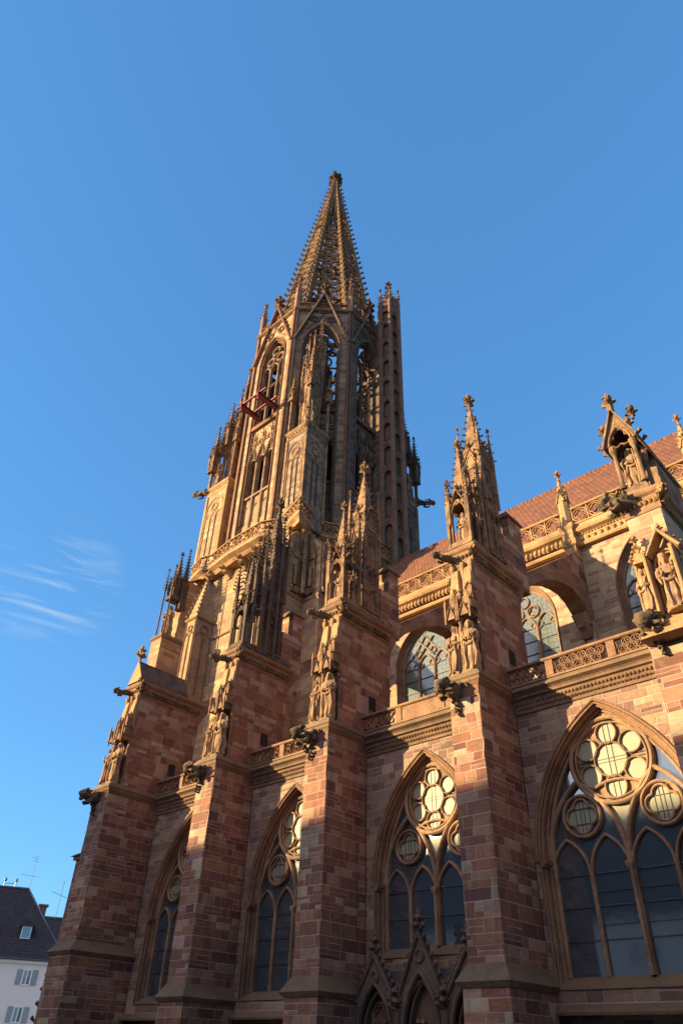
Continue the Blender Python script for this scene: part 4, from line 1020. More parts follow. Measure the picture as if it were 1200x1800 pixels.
# ---- little porch of three gabled arches under the fourth bay
P0 = -.72
po = MB(); po.M = frame((0, P0, 0), -90)
M_porch = stone('porch_stone', (.17,.115,.085), (.11,.075,.058), df=.45)
cs_ = [(-6.85, 5.15), (-4.72, 5.75), (-2.62, 5.15)]
for i, (cu, tip) in enumerate(cs_):
    a = 1.0
    wall_arch(po, cu-1.05, cu+1.05, 0, 4.05, cu, .80, 2.5, 1.5, 0, 0.0, 8)
    # gable face with round opening
    vt = tip-.35
    P = arch(cu, .80, 2.5, 1.5 if i != 1 else 1.8, None, 8)
    o = [(cu-1.06+1.06*j/8, 3.3+(vt-3.3)*j/8) for j in range(9)]+[(cu+1.06*j/8, vt-(vt-3.3)*j/8) for j in range(1, 9)]
    po.loft([[(p[0], p[1], -.12), (p[0], p[1], .10), (q[0], q[1], .10), (q[0], q[1], -.12)] for p, q in zip(P, o)])
    po.bar([(cu-1.12, 3.25), (cu, vt+.1), (cu+1.12, 3.25)], .13, -.2, .22)
    po.bar(P, .14, .02, .20); po.bar(arch(cu, .66, 2.5, 1.25 if i != 1 else 1.5, 0, 8), .10, -.3, -.05)
    po.bar(circ(cu, vt-.62, .20, 16), .09, .05, .17, closed=True); foils(po, cu, vt-.62, .08, .08, 4, 0, .05, .05, .15, 4)
    for s in (-1, 1):
        for j in range(7):
            t = (j+.6)/7.2; crocket(po, (cu+s*1.1*(1-t), 3.35+(vt-3.25)*t, .05), (s, .35, .1), .24, (0, 1, 0))
    sv = po.M; po.M = I4; finial(po, cu, P0-.05, vt-.05, .42); po.M = sv
for x in (-7.9, -5.8, -3.68, -1.58):
    sv = po.M; po.M = I4; po.ngon(x, P0-.05, .17, 8, 0, 3.2); finial(po, x, P0-.1, 3.1, .36); po.M = sv
    for k in range(5): crocket(po, (x, 3.2+.1*k, .2), (random.uniform(-1, 1), .2, .7), .3, (0, 1, 0))
po.M = I4
PO = po.build('portal', M_porch, nave)
mb = MB(); mb.M = frame((0, -.40, 0), -90)
for cu in (-6.85, -2.62):
    for s in (-1, 1): mb.bar(arch(cu+s*.36, .30, 2.1, .5, 0, 6), .08, -.1, .06)
    mb.bar(circ(cu, 3.0, .42, 18), .08, -.1, .06, closed=True); foils(mb, cu, 3.0, .17, .17, 4, 0, .06, -.1, .05, 5)
mb.build('blind_tracery', M_orn, PO)
mb = MB(); mb.box(-7.9, -1.5, -.36, -.2, 0, 4.0); mb.build('door_recess', stone('portal_wall', (.22,.13,.09), (.16,.095,.07), df=.5), PO)
mb = MB(); mb.frus((-7.95, -1.42, P0+.1, -.1, 3.95), (-7.95, -1.42, -.25, -.1, 4.4)); mb.build('porch_roof', M_lead, PO)
mb = MB(); mb.M = frame((0, -.30, 0), -90)
mb.bar(arch(-4.72, .55, 1.0, .8, 0, 6), .10, -.05, .1); 
for k in range(12): crocket(mb, (-4.72+random.uniform(-.5,.5), 2.2+random.uniform(-.4,.6), 0), (random.uniform(-1,1), 0, 1), .3, (0,1,0))
mb.build('tympanum_relief', M_orn, PO)

# ------------------------------------------------------------------ west tower
TX, TY = -30.5, 16.6
tower = thing('church_tower', 'tall church tower with octagonal belfry and openwork stone spire against the blue sky', 'tower', (TX, TY, 0))
SQ = 7.1
lo = MB()
lo.box(TX-8.05, TX+7.1, TY-7.6, TY+8.1, 0, 38.9)
lo.box(TX+7.0, TX+7.15, TY-7.05, TY+7.05, 13, 38.9)
LO = lo.build('square_base', M_tow, tower)
# re-entrant corner with paired angle buttresses (south-east)
an = MB()
an.box(-24.62, -23.35, 7.45, 9.7, 13, 37.2); an.frus((-24.62, -23.35, 7.45, 9.7, 37.2), (-24.6, -23.36, 8.6, 9.7, 38.6))
an.box(-23.36, -21.60, 9.55, 10.85, 13, 36.6); an.frus((-23.36, -21.60, 9.55, 10.85, 36.6), (-23.36, -23.0, 9.56, 10.84, 38.3))
an.box(-24.72, -23.25, 7.33, 9.7, 13, 31.4); an.box(-23.3, -21.48, 9.45, 10.95, 13, 31.4)
an.build('angle_buttress', M_tow, tower)
c = MB()
c.stack(-24.62, -23.35, 7.45, 9.60, [(.10, 31.3), (.22, 31.5), (.22, 31.6), (.0, 31.9)])
c.stack(-23.34, -21.60, 9.55, 10.85, [(.10, 31.3), (.22, 31.5), (.22, 31.6), (.0, 31.9)])
c.loft([[(x, 9.0, 31.4), (x, 8.82, 31.5), (x, 8.82, 31.6), (x, 9.0, 31.8)] for x in (-36.4, -24.7)])
c.build('string_course', M_mould, tower)
# niches with little canopied figures on the angle buttresses
nz = MB()
for (ox, oy, ang) in ((-23.98, 7.45, -90), (-23.35, 8.3, 0), (-21.60, 10.2, 0), (-22.5, 9.55, -90)):
    F = frame((ox, oy, 0), ang); nz.M = F
    for zz in (32.2,):
        nz.bar(arch(0, .42, 35.2, .7, zz, 7), .09, -.02, .12)
        nz.tube([(0, zz+.4, .12), (0, zz+1.6, .16), (0, zz+2.1, .14), (0, zz+2.4, .14)], [.20, .17, .2, .1], 8)
        for s in (-1, 1):
            nz.tube([(s*.42, zz, .15), (s*.42, 36.4, .15)], .06, 5)
            for k in range(6): crocket(nz, (s*(.42-.06*k), 35.6+.25*k, .14), (s, .4, .3), .2, (0, 1, 0))
    nz.M = F; gable(nz, F, 0, .5, 35.4, 1.4, -.02, .2, 4, .08, .2, fin=False)
    nz.M = F; nz.tube([(0, 36.6, .15), (0, 38.0, .15)], [.08, .02], 5); nz.M = I4
    G = F; nz.M = G
    nz.loft([[(-.35, 31.9, .02), (.35, 31.9, .02), (.35, 31.9, .25), (-.35, 31.9, .25)], [(-.5, 32.3, .02), (.5, 32.3, .02), (.5, 32.3, .4), (-.5, 32.3, .4)]]); nz.M = I4
for (x, y) in ((-22.9, 9.0), (-21.2, 11.3)):      # free-standing slim pinnacles in the corner
    nz.ngon(x, y, .22, 8, 31.9, 35.8); spirelet(nz, x, y, 35.8, .26, 3.2, 8, 7, .14, .3)
    for k in range(12): crocket(nz, (x, y, 34.2+.12*k), (math.cos(k*2.3), math.sin(k*2.3), 0), .35)
nz.build('niche', M_orn, tower)
# south-west angle buttress with canopied figure
sw = MB(); sw.box(-37.9, -36.4, 5.0, 9.1, 0, 31.0); sw.box(-37.75, -36.55, 6.6, 9.1, 31, 37.6)
SW = sw.build('angle_buttress', M_tow, tower)
c = MB(); c.stack(-37.9, -36.4, 5.0, 8.55, [(0, 30.85), (.15, 31.0), (.15, 31.1), (.0, 31.35)])
c.loft([[(-37.8, 6.5, 37.3), (-36.5, 6.5, 37.3), (-36.5, 6.6, 37.4), (-37.8, 6.6, 37.4)], [(-37.8, 9.0, 39.2), (-36.5, 9.0, 39.2), (-36.5, 9.1, 39.3), (-37.8, 9.1, 39.3)]])
c.build('weathering', M_cap, SW)
c = MB()
for px, py in ((-37.75, 5.2), (-36.6, 5.2)):
    c.ngon(px, py, .075, 6, 31.2, 36.6); spirelet(c, px, py, 36.3, .14, 2.1, 4, 6, .16, .2)
c.box(-37.65, -36.65, 5.3, 6.6, 35.2, 35.5)
tabernacle(c, -37.15, 5.9, 35.3, .9, 1.3, .9, 3.2, .2, True, 9)
tabernacle(c, -36.75, 6.5, 34.3, .6, 2.6, .9, 3.6, .2, False, 10)
c.build('canopy', M_dark, SW)
statue('statue', 'robed figure under a dark spired canopy on the south-west tower buttress', -37.1, 5.75, 31.35, 3.3, -70, group=None, style=1, seed=41, mat=M_statue)
# small traceried window low in the base
mb = MB(); mb.M = frame((0, TY-7.6, 0), -90)
mb.bar(arch(-34.9, .85, 29.6, 1.3, 27, 8), .2, -.05, .12); 
for s in (-1, 1): mb.bar(arch(-34.9+s*.36, .34, 29.1, .6, 27, 6), .09, -.05, .07)
mb.bar(circ(-34.9, 30.05, .3, 14), .08, -.05, .07, closed=True)
WN = mb.build('window', M_mould, tower)
mb = MB(); mb.M = frame((0, TY-7.6, 0), -90); P = arch(-34.9, .85, 29.6, 1.3, 27, 8); mb.add([(u, v, .02) for u, v in P], [tuple(range(len(P)))]); mb.build('leaded_glass', M_glass_lead, WN)

# gallery on brackets
ga = [(-23.6, 25.0), (-21.9, 22.0), (-21.0, 19.0), (-21.1, 14.0), (-22.6, 11.8), (-23.2, 10.75), (-22.1, 7.15), (-25.1, 8.0), (-25.7, 8.1), (-27.5, 7.35), (-31.9, 7.4), (-35.2, 7.85), (-36.4, 7.5), (-38.7, 8.1), (-40.0, 12), (-39.8, 20), (-39, 25)]
c = MB()
inner = [(TX+(x-TX)*.80, TY+(y-TY)*.80) for x, y in ga]
def ring(z, o, k=1.0): return [(TX+(x-TX)*k, TY+(y-TY)*k, z) for x, y in ga]
secs = []
for (x, y), (xi, yi) in zip(ga, inner):
    d = Vector((x-TX, y-TY)).normalized()
    secs.append([(xi, yi, 39.2), (x-d.x*.7, y-d.y*.7, 39.2), (x-d.x*.45, y-d.y*.45, 39.5), (x, y, 39.75), (x, y, 40.05), (x-d.x*.2, y-d.y*.2, 40.2), (xi, yi, 40.2)])
c.loft(secs)
for i in range(len(ga)-1):
    a, b = Vector(ga[i]), Vector(ga[i+1]); L = (b-a).length; n = int(L/1.7)
    for j in range(n):
        p = a+(b-a)*((j+.5)/n); d = Vector((p.x-TX, p.y-TY)).normalized()
        t = Vector((-d.y, d.x))
        def pt(q, w_, z): v = p-d*q+t*w_; return (v.x, v.y, z)
        c.loft([[pt(1.7, -.22, 38.2), pt(1.3, -.22, 38.2), pt(.35, -.22, 39.45), pt(1.7, -.22, 39.45)], [pt(1.7, .22, 38.2), pt(1.3, .22, 38.2), pt(.35, .22, 39.45), pt(1.7, .22, 39.45)]])
        crocket(c, (p-d*.55).to_3d()+Vector((0, 0, 39.15)), d.to_3d(), .42); crocket(c, (p-d*.9).to_3d()+Vector((0, 0, 38.7)), d.to_3d(), .38)
c.v = [(x, y, z-.75) for x, y, z in c.v]
GA = c.build('gallery', M_light, tower)
for i in range(len(ga)-1):
    a, b = Vector(ga[i]), Vector(ga[i+1]); t = (b-a).normalized(); u = Vector((-t.x, -t.y, 0)); n_ = Vector((-u.y*-1, 0, 0))
    out = Vector((u.y, -u.x, 0))
    if out.dot(Vector(((a.x+b.x)/2-TX, (a.y+b.y)/2-TY, 0))) < 0: u = -u; out = Vector((u.y, -u.x, 0))
    st_ = b if (Vector((b.x-a.x, b.y-a.y, 0)).dot(u) < 0) else a
    F = frame((st_.x, st_.y, 0), axes=(u, Vector((0,0,1)), out))
    balustrade(F, 0, (b-a).length, 39.4, 40.7, -.22, -.03, M_light, [], ['flow'], GA, cell=.85, b=.10)

# octagon
AP = 8.04; FW = 2*AP*math.tan(R(22.5)); RC = AP/math.cos(R(22.5))
core = MB()
core.prism([(TX+(AP-1.9)/math.cos(R(22.5))*math.cos(R(22.5+45*k)), TY+(AP-1.9)/math.cos(R(22.5))*math.sin(R(22.5+45*k))) for k in range(8)], 39, 56.2)
core.build('inner_core', M_void, tower)
fl = MB(); fl.prism([(TX+(AP-.5)/math.cos(R(22.5))*math.cos(R(22.5+45*k)), TY+(AP-.5)/math.cos(R(22.5))*math.sin(R(22.5+45*k))) for k in range(8)], 55.9, 56.4); fl.build('belfry_floor', M_tow_dark, tower)
HW = 2.05
M_gab = stone('red_gable_stone', (.25,.13,.085), (.17,.09,.06), df=.5)
for k in range(8):
    ang = -90+45*k
    F = frame((TX+AP*math.cos(R(ang)), TY+AP*math.sin(R(ang)), 0), ang)
    vis = k in (0, 1, 2)
    mt = M_tow if k in (0, 7) else (M_tow_mid if k == 1 else M_tow_dark)  # sunlit, grazed and shaded sides: the shade is put into the stone colour
    w_ = MB(); w_.M = F
    hf = FW/2
    # wall: piers at the corners, band under the tall opening, spandrels over it
    w_.box(-hf, -HW, 38.8, 74, -1.0, 0); w_.box(HW, hf, 38.8, 74, -1.0, 0)
    w_.box(-HW, HW, 52.2, 56.3, -.9, -.25)
    for z0_, z1_ in ((38.8, 43.2),): w_.box(-HW, HW, z0_, z1_, -.9, -.35)
    # spandrel above the arch
    P = arch(0, HW, 67.3, 3.6, None, 8); n = len(P)
    for i in range(n-1):
        w_.loft([[(P[i][0], P[i][1], -1.0), (P[i][0], P[i][1], 0), (P[i+1][0], P[i+1][1], 0), (P[i+1][0], P[i+1][1], -1.0)], [(P[i][0], 74, -1.0), (P[i][0], 74, 0), (P[i+1][0], 74, 0), (P[i+1][0], 74, -1.0)]])
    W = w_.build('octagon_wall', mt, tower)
    # corner piers: shallow strips at the octagon corners with caps
    c = MB(); c.M = F
    for s in (-1, 1):
        c.box(s*(hf-.16)-.16, s*(hf-.16)+.16, 39.8, 73.4, -.1, .22)
        c.tube([(s*(HW+.12), 41.5, .06), (s*(HW+.12), 67.3, .06)], .09, 6)
        c.tube([(s*(HW-.10), 43.2, -.12), (s*(HW-.10), 67.3, -.12)], .09, 6)
    c.loft([[(-hf-.12, v, q) for v, q in ((73.2, -.2), (73.5, .30), (73.75, .36), (74.0, .25), (74.0, -1.0))], [(hf+.12, v, q) for v, q in ((73.2, -.2), (73.5, .30), (73.75, .36), (74.0, .25), (74.0, -1.0))]])
    c.bar(arch(0, HW+.08, 67.3, 3.75, None, 9), .24, -.2, .16); c.bar(arch(0, HW-.18, 67.3, 3.4, None, 9), .15, -.4, -.02)
    c.box(-HW, HW, 56.2, 56.75, -.4, .12)
    # tall gable
    G0 = 67.9
    for s in (-1, 1): c.bar([(s*(hf-.15), G0), (0, 77.0)], .30, -.25, .42)
    if vis or k in (7, 3):
        for s in (-1, 1):
            for j in range(9):
                t = (j+.5)/9; crocket(c, (s*(hf-.1)*(1-t), G0+9.1*t, .1), (s, .35, .2), .34, (0, 1, 0))
        for s in (-1, 1):
            c.bar(circ(s*.95, 71.9, .55, 12), .11, -.1, .14, closed=True); foils(c, s*.95, 71.9, .22, .22, 3, PI/2, .08, -.1, .12, 5)
        c.bar(circ(0, 73.7, .62, 14), .11, -.1, .14, closed=True); foils(c, 0, 73.7, .25, .25, 4, 0, .08, -.1, .12, 5)
        for s in (-1, 1): c.bar([(s*1.9, 70.0), (s*.9, 71.2), (0, 72.9)], .10, -.1, .1)
    svM = c.M; c.M = I4; p = F @ Vector((0, 76.9, .1)); finial(c, p.x, p.y, p.z, 1.15); 
    c.lathe(p.x, p.y, [(.25, 76.6), (.2, 78)], 6); c.M = svM
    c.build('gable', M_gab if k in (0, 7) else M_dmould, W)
    if k in (3, 4, 6, 7):        # added near-black panels closing the far openings, to darken the belfry
        c = MB(); c.M = F; P = arch(0, HW, 67.3, 3.5, 56.3, 8); c.loft([[(u, v, -1.0) for u, v in P], [(u, v, -.9) for u, v in P]]); c.build('dark_panel', M_void, W)
    if k not in (5,):
        # tracery of the tall window
        c = MB(); c.M = F; w0, w1 = -.75, -.38
        n = 3; sp = 2*HW/n
        c.bar(arch(0, HW-.1, 67.2, 3.4, 56.3, 9), .22, w0, w1+.06)
        for j in range(n): c.bar(arch((j-1)*sp, sp/2-.03, 65.6, 1.15, 56.3, 6), .17, w0, w1)
        for s in (-1, 1):
            c.bar(circ(s*.78, 67.45, .62, 14), .14, w0, w1, closed=True); foils(c, s*.78, 67.45, .26, .27, 4, 0, .09, w0+.05, w1-.05, 5)
        c.bar(circ(0, 68.95, .66, 14), .14, w0, w1, closed=True); foils(c, 0, 68.95, .28, .28, 4, PI/4, .09, w0+.05, w1-.05, 5)
        for j in range(n):
            for zz in (60.0, 63.0):
                if k in (0, 2): foils(c, (j-1)*sp, zz+.0, .18, .20, 2, 0, .06, w0+.05, w1-.05, 4)
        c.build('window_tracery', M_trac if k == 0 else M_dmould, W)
    if vis or k in (7, 3):
        # lower stage: triple lancets, gabled frieze above
        c = MB(); c.M = F
        for j in range(3):
            x = (j-1)*sp
            c.bar(arch(x, sp/2-.05, 51.0, .95, 41.6, 6), .20, -.7, -.18)
            c.box(x-sp/2+.12, x+sp/2-.12, 43.1, 46.6, -.75, -.42); c.box(x-sp/2+.1, x+sp/2-.1, 46.5, 46.75, -.7, -.2)
            c.bar(arch(x, sp/2-.22, 44.9, .6, 43.3, 5), .08, -.45, -.34)
            c.bar([(x-sp/2+.05, 51.2), (x, 53.2), (x+sp/2-.05, 51.2)], .15, -.3, .02)
            for q in (-.5, 0, .5):
                foils(c, x+q*sp*.62, 54.1 if q else 55.0, .15, .17, 3, PI/2, .08, -.26, -.12, 4)
            for q in range(5):
                for s in (-1, 1): crocket(c, (x+s*sp*.5*(1-q/5), 51.4+1.8*q/5, -.1), (s, .3, .4), .22, (0, 1, 0))
            finial(c, 0, 0, -99, .01) if False else None
            c.tube([(x, 53.2, -.1), (x, 55.7, -.1)], [.10, .05], 5)
            for q in range(4): crocket(c, (x, 54+.5*q, -.05), (1 if q % 2 else -1, .2, .5), .25, (0, 1, 0))
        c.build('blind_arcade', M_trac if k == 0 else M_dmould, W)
bt = MB()
for k in range(4):
    a = R(22.5+45*k+90*0); bt.tube([(TX+5.4*math.cos(a), TY+5.4*math.sin(a), 57.5+2.4*k), (TX-5.4*math.cos(a), TY-5.4*math.sin(a), 59+2.4*k)], .22, 4)
    bt.tube([(TX+5.4*math.cos(a), TY+5.4*math.sin(a), 64-1.2*k), (TX-5.4*math.cos(a), TY-5.4*math.sin(a), 60+1.3*k)], .18, 4)
bt.ngon(TX, TY, 1.3, 8, 56.4, 70, a0=.2); bt.box(TX-1, TX+1, TY-1, TY+1, 70, 72);  # added dark shaft blocking the sky seen through the openings
bt.build('bell_frame', M_dark, tower)

# parapet and small corner pinnacles at the foot of the spire
c = MB()
for k in range(8):
    c = MB()
    a = R(22.5+45*k); x, y = TX+(RC-.25)*math.cos(a), TY+(RC-.25)*math.sin(a)
    c.ngon(x, y, .42, 6, 73.8, 77.6, a0=a); spirelet(c, x, y, 77.4, .45, 2.8, 6, 4, .28, .5)
    for j in range(4): c.tube([(x+.36*math.cos(a+j*1.57), y+.36*math.sin(a+j*1.57), 74), (x+.36*math.cos(a+j*1.57), y+.36*math.sin(a+j*1.57), 77.8)], .06, 4)
    c.build('corner_pinnacle', M_mould, tower)
for k in range(8):
    ang = -90+45*k; F = frame((TX+(AP-.1)*math.cos(R(ang)), TY+(AP-.1)*math.sin(R(ang)), 0), ang)
    balustrade(F, -FW/2+.3, FW/2-.3, 73.95, 75.2, -.1, .08, M_mould, [], ['quatre'], tower, cell=1.0, b=.11)

# openwork spire
SX, SY = TX+.12, TY+.1
Z0, Z1, R0, R1 = 74.2, 121.3, 7.0, .32
sp_ = thing
ribs = MB()
SPm = MB()
RP = []
for k in range(8):
    a = R(22.5+45*k); rb = MB()
    p0 = Vector((SX+R0*math.cos(a), SY+R0*math.sin(a), Z0)); p1 = Vector((SX+R1*math.cos(a), SY+R1*math.sin(a), Z1))
    RP.append((p0, p1)); d = Vector((math.cos(a), math.sin(a), 0)); t = Vector((-d.y, d.x, 0))
    def sec(p, w_, e): return [tuple(p-t*w_-d*e), tuple(p-t*w_+d*e*.2), tuple(p-t*w_*.4+d*e), tuple(p+t*w_*.4+d*e), tuple(p+t*w_+d*e*.2), tuple(p+t*w_-d*e)]
    rb.loft([sec(p0, .40, .36), sec(p1, .15, .16)])
    n = 34
    for i in range(n):
        q = (i+.4)/n; p = p0+(p1-p0)*q; s = .62-.24*q
        crocket(rb, p+d*.28*(1-q*.5), d, s*1.12)
    rb.build('spire_rib', M_spire, tower)
for k in range(8):
    a0, a1 = RP[k], RP[(k+1) % 8]; pm = MB()
    mid0 = (a0[0]+a1[0])/2; mid1 = (a0[1]+a1[1])/2; v = (mid1-mid0).normalized(); u = (a1[0]-a0[0]).normalized()
    n_ = u.cross(v); 
    if n_.dot(Vector((mid0.x-SX, mid0.y-SY, 0))) < 0: n_ = -n_
    F = frame(mid0, axes=(u, v, n_)); pm.M = F; L = (mid1-mid0).length
    def hw(q): return ((a1[0]-a0[0]).length*(1-q/L)+(a1[1]-a0[1]).length*(q/L))/2
    q = .6; lev = 0
    hts = [4.6, 4.4, 4.2, 4.0, 3.7, 3.4, 3.1, 2.8, 2.5]
    for hh in hts:
        if q+hh > L*.79: break
        wq = hw(q)
        pm.bar([(-wq, q), (wq, q)], .22, -.18, .10)
        wm = hw(q+hh*.5)
        nrow = 2 if wm > 1.2 else 1
        if nrow == 1:
            pm.bar(circ(0, q+hh*.5, min(wm*.85, hh*.45), 12), .14, -.12, .08, closed=True); foils(pm, 0, q+hh*.5, wm*.3, wm*.3, 4, 0, .09, -.1, .05, 4)
        else:
            rr = hh/nrow/2
            ncol = max(1, round(2*wm/(2*rr*1.0)))
            for r_ in range(nrow):
                vv = q+rr+r_*2*rr; wv = hw(vv)*.94; nc = ncol if (lev+r_) % 2 == 0 else max(1, ncol-1)
                for c_ in range(nc):
                    uu = (c_+.5)*2*wv/nc-wv if nc == ncol else (c_-(nc-1)/2)*2*wv/ncol
                    pm.bar(circ(uu, vv, min(rr, wv/ncol)*.92, 12), .30, -.12, .08, closed=True)
                    foils(pm, uu, vv, min(rr, wv/ncol)*.36, min(rr, wv/ncol)*.34, 3 if lev % 2 else 4, PI/2*(r_), .16, -.1, .05, 4)
                if nc != ncol:
                    for s in (-1, 1): pm.bar([(s*wv, vv-rr), (s*wv*.75, vv), (s*wv, vv+rr)], .13, -.12, .06)
        q += hh; lev += 1
    pm.bar([(-hw(q), q), (hw(q), q)], .2, -.18, .08)
    top = L-.2
    for s in (-1, 1): pm.bar([(s*hw(q)*.5, q), (s*hw(top)*.5, top)], hw(q)*.62, -.14, .03)
    pm.build('spire_panel', M_spire, tower)
c = MB()
c.lathe(SX, SY, [(.50, 120.8), (.62, 121.2), (.48, 121.6), (.30, 121.9), (.26, 122.5)], 8)
for z_, s, n in ((121.5, 1.25, 8), (123.0, 1.0, 4)):
    for k in range(n): crocket(c, (SX, SY, z_), (math.cos(k*2*PI/n+.4), math.sin(k*2*PI/n+.4), 0), s)
c.lathe(SX, SY, [(.26, 122.4), (.22, 123.4), (.38, 123.7), (.2, 124.0), (.12, 124.4), (.02, 125.4)], 7)
c.build('spire_finial', M_dark, tower)

# diagonal spurs rising from the gallery with statues and pinnacles
for key, sx, sy, dx in (('SE', 1, -1, -.35), ('SW', -1, -1, .0), ('NE', 1, 1, 0)):
    cx_, cy_ = TX+sx*8.1+(-.5 if key == 'SE' else 0), TY+sy*8.1+(-.45 if key == 'SE' else 0)
    sz = 2.7 if key == 'SE' else 3.3; xa, xb = sorted((cx_, cx_-sx*sz)); ya, yb = sorted((cy_, cy_-sy*sz))
    m = MB(); m.box(xa, xb, ya, yb, 38.8, 50.6)
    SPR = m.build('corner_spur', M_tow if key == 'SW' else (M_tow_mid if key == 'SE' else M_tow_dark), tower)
    c = MB(); c.stack(xa, xb, ya, yb, [(0, 50.0), (.08, 50.1), (.10, 50.7), (.22, 50.85), (.24, 51.1), (.05, 51.4)])
    for ax, F, a_, b_ in (('S', frame((0, ya, 0), -90), xa, xb), ('E', frame((xb, 0, 0), 0), ya, yb)):
        if ax == 'S' and key == 'NE': continue
        leafband(c, F, a_, b_, 50.5, .08, .34, .25, 1)
        c.M = F; mid = (a_+b_)/2; q = (b_-a_)/2
        c.bar(arch(mid, q-.3, 47.8, 1.5, 41.5, 7), .2, -.02, .10)
        for s in (-1, 0, 1): c.bar(arch(mid+s*(q-.35)*.66, (q-.35)*.33, 46.6, .7, 41.5, 5), .14, -.02, .08)
        c.bar(circ(mid, 48.0, .55, 12), .12, -.02, .08, closed=True); foils(c, mid, 48.0, .22, .22, 4, 0, .08, -.02, .06, 4)
        for s in (-1, 1): c.box(mid+s*q-.15, mid+s*q+.15, 40, 50, -.02, .12)
        c.M = I4
    crocket(c, (cx_, cy_, 50.6), (sx, sy, 0), .7)
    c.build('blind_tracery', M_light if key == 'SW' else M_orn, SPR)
    g = MB(); gargoyle(g, cx_, cy_, 50.9, math.degrees(math.atan2(sy, sx))+(-25 if key == 'SW' else (0 if key == 'NE' else 10)), 2.1, 1.0)
    if key != 'SE': g.build('gargoyle', M_garg, SPR, smooth=45)
    c = MB(); px, py = cx_-sx*1.7, cy_-sy*1.7
    tabernacle(c, px, py, 51.3, 1.5, 9.0, 2.4, 5.5 if key == 'SE' else 9.5, .34, True, 12, cor_h=3.6)
    if key != 'SE':
        for f_, h_ in ((.95, 7.4), (1.75, 3.2)):
            qx, qy = px+sx*f_, py+sy*f_; tabernacle(c, qx, qy, 51.4+h_-1.0, .75, 2.4, 1.2, 4.0, .28, True, 8); c.box(qx-.14, qx+.14, qy-.14, qy+.14, 51.3, 51.4+h_)
    for ox, oy, h1, h2 in ((1.35, -1.35, 5.6, 3.4), (-1.35, -1.35, 5.0, 3.0), (1.35, 1.35, 5.0, 3.0)):
        qx, qy = px+ox*1.0, py+oy*1.0
        c.ngon(qx, qy, .17, 6, 51.4, 51.4+h1+.6); tabernacle(c, qx, qy, 51.4+h1, .55, .9, .8, h2, .22, False, 8)
        v = Vector((px-qx, py-qy, 0)).normalized(); c.tube([(qx, qy, 51.4+h1+.3), (qx+v.x*.6, qy+v.y*.6, 51.4+h1+1.1), (px-v.x*.5, py-v.y*.5, 51.4+h1+1.5)], .10, 5)
    # upper setbacks
    for z_, q in ((61.5, .55), (64.5, .40)):
        for s1 in (-1, 1):
            for s2 in (-1, 1): c.box(px+s1*q-.08, px+s1*q+.08, py+s2*q-.08, py+s2*q+.08, z_-2, z_+1.2); spirelet(c, px+s1*q, py+s2*q, z_+1.2, .14, 1.8, 4, 5, .18, .24)
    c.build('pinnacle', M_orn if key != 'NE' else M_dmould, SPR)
    lab = {'SE': 'small figure standing high on the tower corner facing the viewer, between slim shafts', 'SW': 'standing figure in the left tower corner tabernacle above the gargoyle', 'NE': 'dark standing figure beside a thin rod at the right edge of the tower'}[key]
    statue('statue', lab, cx_-sx*.55, cy_-sy*.55, 51.5, 3.6, {'SE': -45, 'SW': -90, 'NE': 30}[key], style=1, seed=ord(key[0])+ord(key[1]))
    if key == 'NE':
        c = MB(); c.tube([(cx_+.1, cy_+.1, 51), (cx_+.1, cy_+.1, 58.5)], [.09, .06], 5); c.build('lightning_rod', M_lead, SPR)

# stair turret with rows of pointed openings
a_t = R(15); tx, ty, tr = TX+9.6*math.cos(a_t), TY+9.6*math.sin(a_t), 1.32
n = 6; ph = R(-45)
m = MB(); m.ngon(tx, ty, tr*.70, n, 30, 79.0, a0=ph)
ST = m.build('stair_turret', M_dark, tower)  # dark core, the openings' shade put into its colour
m = MB()
for k in range(n):
    a = ph+2*PI*k/n; m.ngon(tx+tr*math.cos(a), ty+tr*math.sin(a), .27, 6, 34, 79.6)
    m.ngon(tx+tr*math.cos(a), ty+tr*math.sin(a), .22, 4, 79.6, 80.6); spirelet(m, tx+tr*math.cos(a), ty+tr*math.sin(a), 80.4, .26, 1.6, 4, 3, .2, .3)
    am = a+PI/n; F = frame((tx+tr*.93*math.cos(am)*math.cos(PI/n)/.95, ty+tr*.93*math.sin(am)*math.cos(PI/n)/.95, 0), math.degrees(am)); m.M = F
    hw_ = tr*math.sin(PI/n)-.2
    z_ = 39.0+.8*(k % 3)
    while z_ < 76.5:
        m.bar(arch(0, hw_, z_+2.2, .62, z_, 5), .14, -.22, .06)
        P = arch(0, hw_, z_+2.2, .62, None, 5)
        for i in range(len(P)-1): m.loft([[(P[i][0], P[i][1], -.15), (P[i][0], P[i][1], 0), (P[i+1][0], P[i+1][1], 0), (P[i+1][0], P[i+1][1], -.15)], [(P[i][0], z_+3.5, -.15), (P[i][0], z_+3.5, 0), (P[i+1][0], z_+3.5, 0), (P[i+1][0], z_+3.5, -.15)]])
        m.bar([(-hw_, z_+2.3), (0, z_+3.35), (hw_, z_+2.3)], .10, -.05, .12)
        crocket(m, (0, z_+3.4, .05), (0, 1, 0), .3, (0, 0, 1))
        z_ += 3.5
    m.box(-hw_, hw_, 77.5, 79.6, -.2, 0)
    gable(m, F, 0, hw_+.25, 78.6, 1.6, -.2, .1, 3, .1, .22)
    m.M = I4
spirelet(m, tx, ty, 79.5, tr*.75, 4.2, 6, 6, .38, .8)
m.build('turret_arcade', stone('turret_stone', (.20,.12,.09), (.14,.085,.065), df=.4), ST)
m = MB(); m.ngon(tx-.9, ty+1.6, .55, 6, 70, 79); spirelet(m, tx-.9, ty+1.6, 79, .6, 3.0, 6, 4, .3, .6); m.build('pinnacle', M_mould, ST)
m = MB(); m.box(TX+6.2, TX+9.0, TY+1.2, TY+4.5, 39, 75.0); m.build('turret_link', M_tow_dark, ST)
